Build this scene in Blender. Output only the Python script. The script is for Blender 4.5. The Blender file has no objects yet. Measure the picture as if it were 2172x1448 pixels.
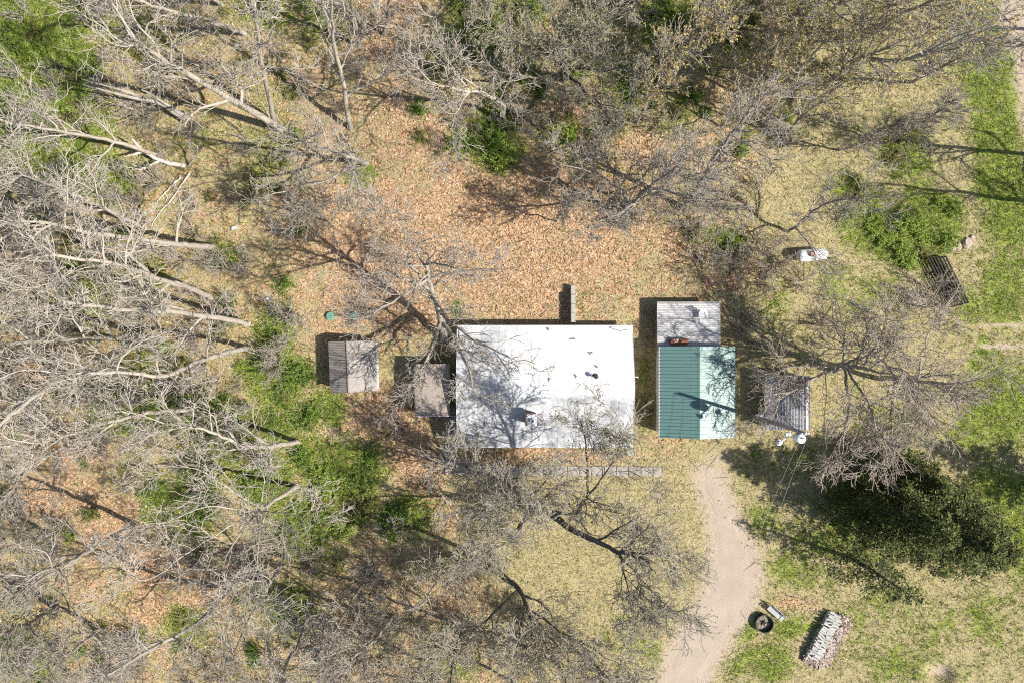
import bpy, math, random
import numpy as np
from math import radians, sin, cos, pi
from mathutils import Vector, Matrix

random.seed(7)
RNG = np.random.default_rng(11)
scene = bpy.context.scene
COL = scene.collection

# ------------------------------------------------------------------ camera, sky, sun, exposure
H = 64.0                    # drone height in metres
S = 2172 / 96.0             # photo pixels per metre on the ground
cam_d = bpy.data.cameras.new('camera')
cam_d.sensor_width = 36.0; cam_d.lens = 24.0
cam_d.clip_start = 0.5; cam_d.clip_end = 3000
cam = bpy.data.objects.new('camera', cam_d); COL.objects.link(cam)
cam.location = (0, 0, H); cam.rotation_euler = (0, 0, 0)
scene.camera = cam

SUN_EL = radians(44.0)
SX, SY = 0.952, -0.306      # horizontal direction towards the sun
world = bpy.data.worlds.new('World'); scene.world = world; world.use_nodes = True
wn = world.node_tree.nodes; wl = world.node_tree.links
wn.clear()
sky = wn.new('ShaderNodeTexSky'); sky.sky_type = 'NISHITA'; sky.sun_disc = False
sky.sun_elevation = SUN_EL; sky.sun_rotation = math.atan2(SX, SY)
sky.air_density = 1.0; sky.dust_density = 1.0; sky.ozone_density = 1.0
bg = wn.new('ShaderNodeBackground'); bg.inputs['Strength'].default_value = 0.088
wo = wn.new('ShaderNodeOutputWorld')
wl.new(sky.outputs[0], bg.inputs[0]); wl.new(bg.outputs[0], wo.inputs[0])
sun_d = bpy.data.lights.new('sun', 'SUN'); sun_d.energy = 5.0; sun_d.angle = radians(0.53)
sun_d.color = (1.0, 0.955, 0.88)
sun = bpy.data.objects.new('sun', sun_d); COL.objects.link(sun)
sun.location = (40, -12, 40)
ld = Vector((-SX * cos(SUN_EL), -SY * cos(SUN_EL), -sin(SUN_EL)))
sun.rotation_euler = ld.to_track_quat('-Z', 'Y').to_euler()
scene.view_settings.view_transform = 'Standard'
scene.view_settings.look = 'None'
scene.view_settings.gamma = 1.0
scene.view_settings.exposure = 0.80
scene.view_settings.use_curve_mapping = False
cy = scene.cycles
cy.use_denoising = False
cy.max_bounces = 4; cy.diffuse_bounces = 3; cy.glossy_bounces = 2; cy.transmission_bounces = 2
cy.transparent_max_bounces = 4
cy.use_adaptive_sampling = True; cy.adaptive_threshold = 0.02
scene.render.filter_size = 1.1 if hasattr(scene.render, 'filter_size') else 1.5
cy.filter_width = 1.1

# ------------------------------------------------------------------ numeric helpers
def sstep(a, b, x):
    t = np.clip((np.asarray(x, float) - a) / (b - a), 0, 1)
    return t * t * (3 - 2 * t)

_lat = {}
def vnoise(x, y, seed=0):
    if seed not in _lat:
        _lat[seed] = np.random.default_rng(seed + 900).random((256, 256))
    L = _lat[seed]
    x = np.asarray(x, float); y = np.asarray(y, float)
    xi = np.floor(x).astype(int); yi = np.floor(y).astype(int)
    fx = x - xi; fy = y - yi
    fx = fx * fx * (3 - 2 * fx); fy = fy * fy * (3 - 2 * fy)
    a = L[xi % 256, yi % 256]; b = L[(xi + 1) % 256, yi % 256]
    c = L[xi % 256, (yi + 1) % 256]; d = L[(xi + 1) % 256, (yi + 1) % 256]
    return (a * (1 - fx) + b * fx) * (1 - fy) + (c * (1 - fx) + d * fx) * fy

def fbm(x, y, seed=0, octv=4):
    v = 0; amp = 0.5; tot = 0
    for i in range(octv):
        v = v + amp * vnoise(x, y, seed + i); tot += amp
        x = x * 2.03 + 13.7; y = y * 2.03 + 5.1; amp *= 0.5
    return v / tot

def gz(x, y):
    """height of the ground"""
    x = np.asarray(x, float); y = np.asarray(y, float)
    z = 0.18 * (fbm(x * 0.12 + 40, y * 0.12 + 40, 3, 3) - 0.5)
    # gentle bank behind the house; filled higher on the east side of the retaining wall
    bank = 0.55 * sstep(-3.0, 1.2, y) * sstep(-16, -7, x) * (1 - sstep(16, 26, x))
    z = z + bank
    fill = 0.42 * sstep(5.52, 5.68, x) * (1 - sstep(9.5, 13.5, x)) * sstep(-1.5, 0.5, y) * (1 - sstep(3.5, 5.6, y))
    z = z + fill
    # dug pit in the straw-coloured grass
    px, py = 40.1, -31.3
    r = np.hypot(x - px, (y - py) * 1.25)
    z = z - 0.5 * (1 - sstep(0.6, 1.6, r)) + 0.25 * np.exp(-((r - 2.0) / 0.5) ** 2)
    return z

def P(px, py, z=None):
    """photo pixel at height z (above the datum) -> place in the yard"""
    if z is None:
        x = (px - 1086) / S; y = (724 - py) / S
        for _ in range(3):
            zz = float(gz(x, y)); k = 1 - zz / H
            x = (px - 1086) / S * k; y = (724 - py) / S * k
        return Vector((x, y, float(gz(x, y))))
    k = 1 - z / H
    return Vector(((px - 1086) / S * k, (724 - py) / S * k, z))

# ------------------------------------------------------------------ object helpers
def tag(o, label=None, cat=None, group=None, kind=None):
    if label: o['label'] = label
    if cat: o['category'] = cat
    if group: o['group'] = group
    if kind: o['kind'] = kind
    return o

def empty(name, loc=(0, 0, 0), rz=0.0):
    o = bpy.data.objects.new(name, None); COL.objects.link(o)
    o.location = loc; o.rotation_euler = (0, 0, rz); o.empty_display_size = 0.3
    return o

def link_mesh(name, me, parent=None, loc=None, rot=None):
    o = bpy.data.objects.new(name, me); COL.objects.link(o)
    if parent is not None: o.parent = parent
    if loc is not None: o.location = loc
    if rot is not None: o.rotation_euler = rot
    return o

def np_mesh(name, V, quads=None, tris=None, mats=(), mat_idx=None, smooth=False):
    V = np.asarray(V, np.float32).reshape(-1, 3)
    nq = 0 if quads is None else len(quads); nt = 0 if tris is None else len(tris)
    me = bpy.data.meshes.new(name)
    me.vertices.add(len(V)); me.vertices.foreach_set('co', V.ravel())
    loops = []
    if nq: loops.append(np.asarray(quads, np.int32).ravel())
    if nt: loops.append(np.asarray(tris, np.int32).ravel())
    loops = np.concatenate(loops)
    me.loops.add(len(loops)); me.loops.foreach_set('vertex_index', loops)
    starts = np.concatenate([np.arange(nq) * 4, nq * 4 + np.arange(nt) * 3]).astype(np.int32)
    me.polygons.add(nq + nt); me.polygons.foreach_set('loop_start', starts)
    if mat_idx is not None: me.polygons.foreach_set('material_index', np.asarray(mat_idx, np.int32))
    if smooth: me.polygons.foreach_set('use_smooth', np.ones(nq + nt, bool))
    for m in mats: me.materials.append(m)
    me.update(calc_edges=True); me.validate()
    return me

class MB:
    """collects simple solids into one mesh"""
    def __init__(s): s.v = []; s.f = []; s.n = 0
    def add(s, verts, faces):
        s.v += [tuple(v) for v in verts]; s.f += [tuple(i + s.n for i in f) for f in faces]; s.n += len(verts); return s
    def box(s, cx, cy, cz, sx, sy, sz, M=None, bev=0.0):
        hx, hy, hz = sx / 2, sy / 2, sz / 2
        if bev <= 0:
            vs = [Vector((cx + i * hx, cy + j * hy, cz + k * hz)) for k in (-1, 1) for j in (-1, 1) for i in (-1, 1)]
            fs = [(0, 2, 3, 1), (4, 5, 7, 6), (0, 1, 5, 4), (2, 6, 7, 3), (0, 4, 6, 2), (1, 3, 7, 5)]
        else:       # chamfered top edges
            b = bev
            vs = [Vector((cx + i * hx, cy + j * hy, cz - hz)) for i, j in ((-1, -1), (1, -1), (1, 1), (-1, 1))]
            vs += [Vector((cx + i * hx, cy + j * hy, cz + hz - b)) for i, j in ((-1, -1), (1, -1), (1, 1), (-1, 1))]
            vs += [Vector((cx + i * (hx - b), cy + j * (hy - b), cz + hz)) for i, j in ((-1, -1), (1, -1), (1, 1), (-1, 1))]
            fs = [(3, 2, 1, 0), (8, 9, 10, 11)]
            for k in range(4):
                l = (k + 1) % 4
                fs += [(k, l, 4 + l, 4 + k), (4 + k, 4 + l, 8 + l, 8 + k)]
        if M is not None: vs = [M @ v for v in vs]
        return s.add(vs, fs)
    def prism(s, poly, z0, z1):
        n = len(poly)
        vs = [(x, y, z0) for x, y in poly] + [(x, y, z1) for x, y in poly]
        fs = [tuple(range(n - 1, -1, -1)), tuple(range(n, 2 * n))] + [(i, (i + 1) % n, n + (i + 1) % n, n + i) for i in range(n)]
        return s.add(vs, fs)
    def tube(s, pts, rads, k=8, cap=True):
        pts = [Vector(p) for p in pts]; n = len(pts)
        if not hasattr(rads, '__len__'): rads = [rads] * n
        vs = []; ref = None
        for i in range(n):
            t = (pts[min(i + 1, n - 1)] - pts[max(i - 1, 0)]).normalized()
            if ref is None:
                ref = t.cross(Vector((0, 0, 1)) if abs(t.z) < 0.9 else Vector((1, 0, 0))).normalized()
            u = (ref - t * ref.dot(t)).normalized(); w = t.cross(u); ref = u
            for j in range(k):
                a = 2 * pi * j / k
                vs.append(pts[i] + (u * cos(a) + w * sin(a)) * rads[i])
        fs = [(i * k + j, i * k + (j + 1) % k, (i + 1) * k + (j + 1) % k, (i + 1) * k + j) for i in range(n - 1) for j in range(k)]
        if cap: fs += [tuple(range(k - 1, -1, -1)), tuple(range((n - 1) * k, n * k))]
        return s.add(vs, fs)
    def lathe(s, prof, c=(0, 0, 0), k=20):
        vs = []
        for r, z in prof:
            for j in range(k):
                a = 2 * pi * j / k; vs.append((c[0] + r * cos(a), c[1] + r * sin(a), c[2] + z))
        m = len(prof)
        fs = [(i * k + j, i * k + (j + 1) % k, (i + 1) * k + (j + 1) % k, (i + 1) * k + j) for i in range(m - 1) for j in range(k)]
        if prof[0][0] > 1e-6: fs.append(tuple(range(k - 1, -1, -1)))
        if prof[-1][0] > 1e-6: fs.append(tuple(range((m - 1) * k, m * k)))
        return s.add(vs, fs)
    def mesh(s, name, mat, smooth=False):
        me = bpy.data.meshes.new(name); me.from_pydata(s.v, [], s.f)
        if mat is not None: me.materials.append(mat)
        if smooth:
            for p in me.polygons: p.use_smooth = True
        me.update(); return me
    def build(s, name, mat, parent=None, loc=None, rot=None, smooth=False):
        return link_mesh(name, s.mesh(name, mat, smooth), parent, loc, rot)

# ------------------------------------------------------------------ materials
class NT:
    def __init__(s, name):
        s.m = bpy.data.materials.new(name); s.m.use_nodes = True
        s.t = s.m.node_tree; s.n = s.t.nodes
        s.b = s.n['Principled BSDF']
    def node(s, t, **kw):
        n = s.n.new(t)
        for k, v in kw.items(): setattr(n, k, v)
        return n
    def ln(s, a, b): s.t.links.new(a, b)
    def coord(s, kind='Object', scale=(1, 1, 1)):
        tc = s.node('ShaderNodeTexCoord'); mp = s.node('ShaderNodeMapping')
        mp.inputs['Scale'].default_value = scale
        if kind == 'World':
            g = s.node('ShaderNodeNewGeometry'); s.ln(g.outputs['Position'], mp.inputs['Vector'])
        else:
            s.ln(tc.outputs[kind], mp.inputs['Vector'])
        return mp.outputs[0]
    def noise(s, vec, scale, detail=4, rough=0.6, dist=0.0):
        n = s.node('ShaderNodeTexNoise'); n.inputs['Scale'].default_value = scale
        n.inputs['Detail'].default_value = detail; n.inputs['Roughness'].default_value = rough
        n.inputs['Distortion'].default_value = dist
        s.ln(vec, n.inputs['Vector']); return n.outputs['Fac']
    def voro(s, vec, scale):
        n = s.node('ShaderNodeTexVoronoi'); n.inputs['Scale'].default_value = scale
        s.ln(vec, n.inputs['Vector']); return n
    def ramp(s, fac, stops, interp='LINEAR'):
        r = s.node('ShaderNodeValToRGB'); cr = r.color_ramp; cr.interpolation = interp
        while len(cr.elements) < len(stops): cr.elements.new(0.5)
        for e, (p, c) in zip(cr.elements, stops):
            e.position = p; e.color = (c[0], c[1], c[2], 1) if hasattr(c, '__len__') else (c, c, c, 1)
        s.ln(fac, r.inputs['Fac']); return r.outputs['Color']
    def mix(s, fac, a, b, mode='MIX'):
        m = s.node('ShaderNodeMix', data_type='RGBA', blend_type=mode)
        for sock, v in ((m.inputs[0], fac), (m.inputs[6], a), (m.inputs[7], b)):
            if hasattr(v, 'is_linked'): s.ln(v, sock)
            elif hasattr(v, '__len__'): sock.default_value = (v[0], v[1], v[2], 1)
            else: sock.default_value = v
        return m.outputs[2]
    def bump(s, h, strength=0.5, dist=0.02):
        b = s.node('ShaderNodeBump'); b.inputs['Strength'].default_value = strength; b.inputs['Distance'].default_value = dist
        s.ln(h, b.inputs['Height']); s.ln(b.outputs[0], s.b.inputs['Normal'])
    def done(s, col=None, rough=0.85, metal=0.0, spec=0.3):
        if col is not None:
            if hasattr(col, 'is_linked'): s.ln(col, s.b.inputs['Base Color'])
            else: s.b.inputs['Base Color'].default_value = (*col, 1)
        if hasattr(rough, 'is_linked'): s.ln(rough, s.b.inputs['Roughness'])
        else: s.b.inputs['Roughness'].default_value = rough
        s.b.inputs['Metallic'].default_value = metal
        s.b.inputs['Specular IOR Level'].default_value = spec
        return s.m

def mul(c, k): return tuple(min(0.95, x * k) for x in c)

def m_var(name, c1, c2, scale=3.0, rough=0.85, metal=0.0, spec=0.3, bump=0.2, stretch=(1, 1, 1), coord='Object', bd=0.02):
    t = NT(name); v = t.coord(coord, stretch)
    n = t.noise(v, scale, 5, 0.65); n2 = t.noise(v, scale * 6, 3, 0.6)
    c = t.ramp(n, [(0.3, c1), (0.7, c2)])
    c = t.mix(0.35, c, t.ramp(n2, [(0.3, mul(c1, 0.7)), (0.7, mul(c2, 1.15))]))
    if bump: t.bump(n2, bump, bd)
    return t.done(c, rough, metal, spec)

def m_leaf(name, stops, rough=0.6, trans=0.25, spec=0.25):
    """leaves: each one takes its own colour"""
    t = NT(name); g = t.node('ShaderNodeNewGeometry')
    oi = t.node('ShaderNodeObjectInfo')
    c = t.ramp(g.outputs['Random Per Island'], stops)
    vary = t.ramp(oi.outputs['Random'], [(0, (0.85, 0.9, 0.8)), (1, (1.12, 1.05, 1.1))])
    c = t.mix(1.0, c, vary, 'MULTIPLY')
    t.done(c, rough, 0, spec)
    if trans > 0:
        tr = t.node('ShaderNodeBsdfTranslucent'); t.ln(c, tr.inputs['Color'])
        mx = t.node('ShaderNodeMixShader'); mx.inputs[0].default_value = trans
        out = t.n['Material Output']
        t.ln(t.b.outputs[0], mx.inputs[1]); t.ln(tr.outputs[0], mx.inputs[2]); t.ln(mx.outputs[0], out.inputs['Surface'])
    return t.m

M = {}
def bark(name, c1, c2):
    return m_var(name, c1, c2, 1.6, 0.9, 0, 0.15, 0.6, (1, 1, 0.35), 'Object', 0.03)
M['bark_pale'] = bark('bark_pale', (0.24, 0.21, 0.17), (0.45, 0.40, 0.335))
M['bark_grey'] = bark('bark_grey', (0.20, 0.175, 0.145), (0.40, 0.36, 0.305))
M['bark_dark'] = bark('bark_dark', (0.085, 0.075, 0.06), (0.20, 0.18, 0.15))  # also paints in the shaded side of the lawn tree and slender evergreen
M['twig_pale'] = bark('twig_pale', (0.28, 0.245, 0.20), (0.47, 0.42, 0.355))
M['twig_grey'] = bark('twig_grey', (0.22, 0.195, 0.16), (0.40, 0.355, 0.30))
M['twig_tan'] = bark('twig_tan', (0.27, 0.225, 0.18), (0.47, 0.40, 0.325))
M['dead_wood'] = bark('dead_wood', (0.42, 0.37, 0.29), (0.68, 0.62, 0.52))
M['leaf_young'] = m_leaf('leaf_young', [(0, (0.24, 0.18, 0.06)), (0.5, (0.37, 0.29, 0.095)), (1, (0.47, 0.39, 0.15))])
M['leaf_bud'] = m_leaf('leaf_bud', [(0, (0.22, 0.19, 0.09)), (0.6, (0.34, 0.31, 0.16)), (1, (0.42, 0.40, 0.24))])
M['leaf_lime'] = m_leaf('leaf_lime', [(0, (0.11, 0.17, 0.015)), (0.5, (0.20, 0.29, 0.03)), (1, (0.31, 0.38, 0.07))])
M['leaf_green'] = m_leaf('leaf_green', [(0, (0.06, 0.115, 0.012)), (0.5, (0.125, 0.205, 0.025)), (1, (0.22, 0.29, 0.06))])
M['leaf_olive'] = m_leaf('leaf_olive', [(0, (0.11, 0.12, 0.03)), (0.5, (0.20, 0.20, 0.055)), (1, (0.31, 0.29, 0.10))])
M['litter'] = m_leaf('litter', [(0, (0.15, 0.078, 0.042)), (0.25, (0.33, 0.18, 0.095)), (0.55, (0.49, 0.30, 0.17)), (0.8, (0.58, 0.40, 0.26)), (1, (0.68, 0.55, 0.42))], 0.75, 0.1)
M['straw'] = m_leaf('straw', [(0, (0.26, 0.205, 0.105)), (0.5, (0.40, 0.33, 0.185)), (1, (0.57, 0.49, 0.32))], 0.8, 0.15)
M['grass'] = m_leaf('grass', [(0, (0.10, 0.15, 0.018)), (0.5, (0.20, 0.26, 0.04)), (1, (0.33, 0.36, 0.10))], 0.7, 0.25)
M['needle'] = m_leaf('needle', [(0, (0.020, 0.034, 0.010)), (0.5, (0.055, 0.075, 0.015)), (0.85, (0.13, 0.14, 0.03)), (1, (0.24, 0.24, 0.06))], 0.7, 0.12)  # palest stops paint the evergreens' sunlit fringe into the needle colour

def m_ground():
    t = NT('ground'); v = t.coord('World')
    at = t.node('ShaderNodeAttribute', attribute_name='cover'); sep = t.node('ShaderNodeSeparateColor')
    t.ln(at.outputs['Color'], sep.inputs[0])
    n_s = t.noise(v, 1.3, 6, 0.7); n_f = t.noise(v, 7.0, 4, 0.75); n_m = t.noise(v, 0.35, 4, 0.6)
    vo = t.voro(v, 5.5); vo2 = t.voro(v, 9.0)
    bw = t.node('ShaderNodeSeparateColor'); t.ln(vo.outputs['Color'], bw.inputs[0])
    bw2 = t.node('ShaderNodeSeparateColor'); t.ln(vo2.outputs['Color'], bw2.inputs[0])
    dry = t.ramp(n_f, [(0.28, (0.17, 0.135, 0.065)), (0.5, (0.325, 0.265, 0.145)), (0.72, (0.50, 0.425, 0.26))])
    dry = t.mix(t.ramp(n_s, [(0.42, 0.0), (0.62, 0.6)]), dry, t.ramp(n_f, [(0.3, (0.14, 0.14, 0.04)), (0.7, (0.38, 0.355, 0.14))]))
    lit = t.ramp(bw.outputs[0], [(0, (0.17, 0.085, 0.04)), (0.3, (0.33, 0.185, 0.095)), (0.65, (0.46, 0.285, 0.16)), (1, (0.60, 0.45, 0.30))])
    lit = t.mix(0.45, lit, t.ramp(bw2.outputs[0], [(0, (0.20, 0.11, 0.055)), (1, (0.56, 0.39, 0.245))]))
    lit = t.mix(t.ramp(n_m, [(0.45, 0.0), (0.7, 0.55)]), lit, t.ramp(n_f, [(0.3, (0.15, 0.12, 0.06)), (0.7, (0.42, 0.34, 0.185))]))
    grn = t.ramp(n_f, [(0.28, (0.085, 0.115, 0.016)), (0.5, (0.18, 0.225, 0.036)), (0.72, (0.33, 0.35, 0.095))])
    drt = t.ramp(n_f, [(0.3, (0.29, 0.23, 0.17)), (0.7, (0.44, 0.36, 0.28))])
    wob = t.ramp(n_s, [(0.3, -0.25), (0.7, 0.25)])
    def thr(sock, lo, hi):
        a = t.node('ShaderNodeMath', operation='MULTIPLY_ADD'); a.inputs[1].default_value = 0.9; a.inputs[2].default_value = -0.45
        t.ln(n_s, a.inputs[0])
        a2 = t.node('ShaderNodeMath', operation='MULTIPLY_ADD'); a2.inputs[1].default_value = 0.5; a2.inputs[2].default_value = -0.25
        t.ln(n_f, a2.inputs[0])
        b = t.node('ShaderNodeMath', operation='ADD'); t.ln(sock, b.inputs[0]); t.ln(a.outputs[0], b.inputs[1])
        c = t.node('ShaderNodeMath', operation='ADD'); t.ln(b.outputs[0], c.inputs[0]); t.ln(a2.outputs[0], c.inputs[1])
        r = t.node('ShaderNodeMapRange'); r.interpolation_type = 'SMOOTHSTEP'
        r.inputs['From Min'].default_value = lo; r.inputs['From Max'].default_value = hi
        t.ln(c.outputs[0], r.inputs['Value']); return r.outputs[0]
    c = t.mix(thr(sep.outputs[0], 0.3, 0.62), dry, lit)
    c = t.mix(thr(sep.outputs[1], 0.34, 0.66), c, grn)
    c = t.mix(thr(sep.outputs[2], 0.28, 0.8), c, drt)
    h = t.mix(0.5, n_f, vo.outputs['Distance'])
    t.bump(h, 0.7, 0.08)
    return t.done(c, 0.95, 0, 0.1)
M['ground'] = m_ground()

def m_drive():
    t = NT('driveway_gravel'); v = t.coord('World')
    a = t.noise(v, 0.5, 5, 0.6); b = t.noise(v, 14, 3, 0.7); vo = t.voro(v, 16)
    c = t.ramp(a, [(0.3, (0.295, 0.24, 0.185)), (0.7, (0.41, 0.34, 0.27))])
    c = t.mix(0.4, c, t.ramp(b, [(0.3, (0.26, 0.205, 0.155)), (0.7, (0.50, 0.425, 0.345))]))
    t.bump(vo.outputs['Distance'], 0.5, 0.04)
    return t.done(c, 0.95, 0, 0.1)
M['drive'] = m_drive()

def m_white_roof():
    t = NT('white_roof'); v = t.coord('Object'); vs = t.coord('Object', (5.5, 0.35, 1))
    sx = t.node('ShaderNodeSeparateXYZ'); tc = t.node('ShaderNodeTexCoord'); t.ln(tc.outputs['Object'], sx.inputs[0])
    big = t.noise(v, 0.28, 4, 0.6, 0.6); fine = t.noise(v, 2.6, 5, 0.75); strk = t.noise(vs, 1.0, 3, 0.6); spk = t.noise(v, 9, 2, 0.5)
    # algae grows on the tree-side (south and west) half of the roof
    def mr(sock, a, b):
        r = t.node('ShaderNodeMapRange'); r.interpolation_type = 'SMOOTHSTEP'
        r.inputs['From Min'].default_value = a; r.inputs['From Max'].default_value = b; t.ln(sock, r.inputs['Value']); return r.outputs[0]
    south = mr(sx.outputs['Y'], 0.3, -1.3)
    west = mr(sx.outputs['X'], 0.2, -4.5)
    area = t.node('ShaderNodeMath', operation='MAXIMUM'); t.ln(south, area.inputs[0])
    w2 = t.node('ShaderNodeMath', operation='MULTIPLY'); w2.inputs[1].default_value = 0.72; t.ln(west, w2.inputs[0]); t.ln(w2.outputs[0], area.inputs[1])
    m1 = t.ramp(fine, [(0.28, 0.2), (0.52, 1.0)]); m2 = t.ramp(big, [(0.34, 0.3), (0.6, 1.0)]); m3 = t.ramp(strk, [(0.3, 0.72), (0.6, 1.0)])
    f = t.mix(1.0, t.mix(1.0, m1, m2, 'MULTIPLY'), m3, 'MULTIPLY')
    f = t.mix(1.0, f, area.outputs[0], 'MULTIPLY')
    c = t.mix(f, (0.62, 0.625, 0.63), (0.185, 0.19, 0.20))
    c = t.mix(t.ramp(spk, [(0.66, 0.0), (0.74, 0.4)]), c, (0.36, 0.35, 0.33))
    t.bump(fine, 0.15, 0.01)
    return t.done(c, 0.55, 0, 0.3)
M['white_roof'] = m_white_roof()
M['white_paint'] = m_var('white_paint', (0.52, 0.52, 0.51), (0.66, 0.66, 0.65), 3, 0.6, 0, 0.3, 0.1)
M['siding'] = m_var('siding', (0.55, 0.53, 0.48), (0.66, 0.64, 0.6), 4, 0.7)
M['green_metal'] = m_var('green_metal', (0.100, 0.190, 0.172), (0.125, 0.225, 0.205), 1.2, 0.46, 0.0, 0.62, 0.04)
M['green_wall'] = m_var('green_wall', (0.5, 0.5, 0.47), (0.62, 0.62, 0.58), 2, 0.6)
M['galv'] = m_var('galvanised', (0.44, 0.43, 0.425), (0.62, 0.61, 0.60), 1.4, 0.5, 0.15, 0.5, 0.1)
M['galv_dark'] = m_var('weathered_sheet', (0.17, 0.165, 0.175), (0.42, 0.41, 0.42), 2.4, 0.6, 0.15, 0.4, 0.2)
M['shed_roof'] = m_var('shed_roof_brown', (0.20, 0.17, 0.15), (0.34, 0.30, 0.265), 1.5, 0.8, 0, 0.2, 0.3)
M['shed_roof_pale'] = m_var('shed_roof_pale', (0.235, 0.205, 0.185), (0.34, 0.305, 0.275), 1.2, 0.85, 0, 0.2, 0.3)
M['roll_roof'] = m_var('roll_roofing', (0.25, 0.21, 0.18), (0.34, 0.29, 0.25), 0.8, 0.9, 0, 0.15, 0.25)
M['old_wood'] = m_var('old_wood', (0.14, 0.115, 0.09), (0.28, 0.235, 0.19), 2.5, 0.9, 0, 0.1, 0.4, (1, 6, 1))
M['dark_wood'] = m_var('dark_wood', (0.028, 0.024, 0.02), (0.075, 0.065, 0.055), 3, 0.9, 0, 0.1, 0.4, (1, 6, 1))
M['board_brown'] = m_var('board_brown', (0.19, 0.135, 0.10), (0.31, 0.235, 0.18), 3, 0.9, 0, 0.1, 0.3)
M['concrete'] = m_var('concrete', (0.27, 0.24, 0.21), (0.37, 0.335, 0.295), 2.2, 0.9, 0, 0.15, 0.25, coord='World')
M['block'] = m_var('concrete_block', (0.28, 0.26, 0.23), (0.40, 0.375, 0.34), 4, 0.95, 0, 0.1, 0.4)
M['brick'] = m_var('brick', (0.17, 0.065, 0.04), (0.29, 0.13, 0.085), 6, 0.9, 0, 0.1, 0.4)
M['rust'] = m_var('rust', (0.10, 0.035, 0.022), (0.26, 0.10, 0.06), 4, 0.85, 0.1, 0.2, 0.4)
M['dark_metal'] = m_var('dark_metal', (0.02, 0.02, 0.02), (0.06, 0.052, 0.045), 5, 0.6, 0.4, 0.4, 0.2)
M['pipe_black'] = m_var('pipe_black', (0.02, 0.02, 0.022), (0.04, 0.04, 0.042), 5, 0.5)
M['tank_white'] = m_var('tank_white', (0.62, 0.63, 0.62), (0.78, 0.78, 0.77), 2, 0.45, 0, 0.5, 0.05)
M['tank_red'] = m_var('tank_lid_red', (0.34, 0.11, 0.085), (0.45, 0.17, 0.13), 4, 0.6)
M['septic'] = m_var('septic_green', (0.095, 0.25, 0.185), (0.13, 0.31, 0.235), 3, 0.5)
M['pole'] = m_var('pole_wood', (0.30, 0.275, 0.25), (0.46, 0.43, 0.40), 2, 0.9, 0, 0.1, 0.4, (5, 5, 0.4))
M['steel'] = m_var('light_steel', (0.62, 0.64, 0.66), (0.78, 0.79, 0.8), 3, 0.4, 0.3, 0.5, 0.05)
M['wire'] = m_var('wire', (0.22, 0.22, 0.23), (0.32, 0.32, 0.33), 3, 0.5, 0.5)
M['ash'] = m_var('ash', (0.10, 0.085, 0.065), (0.36, 0.31, 0.24), 9, 0.95, 0, 0.1, 0.8)
M['firewood'] = m_var('firewood', (0.30, 0.29, 0.265), (0.52, 0.505, 0.47), 3.5, 0.9, 0, 0.1, 0.4)
M['bark_chip'] = m_leaf('bark_chip', [(0, (0.12, 0.085, 0.065)), (0.5, (0.31, 0.245, 0.195)), (1, (0.50, 0.43, 0.37))], 0.9, 0)
M['bench'] = m_var('bench_slat', (0.28, 0.29, 0.30), (0.42, 0.43, 0.44), 4, 0.55, 0.2, 0.4, 0.1)
M['plastic_white'] = m_var('plastic_white', (0.7, 0.71, 0.7), (0.8, 0.8, 0.8), 5, 0.4)
M['teal'] = m_var('teal', (0.25, 0.5, 0.42), (0.5, 0.72, 0.62), 5, 0.5)
M['stone'] = m_var('stone', (0.28, 0.22, 0.17), (0.46, 0.37, 0.30), 2.5, 0.95, 0, 0.1, 0.5)

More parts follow.
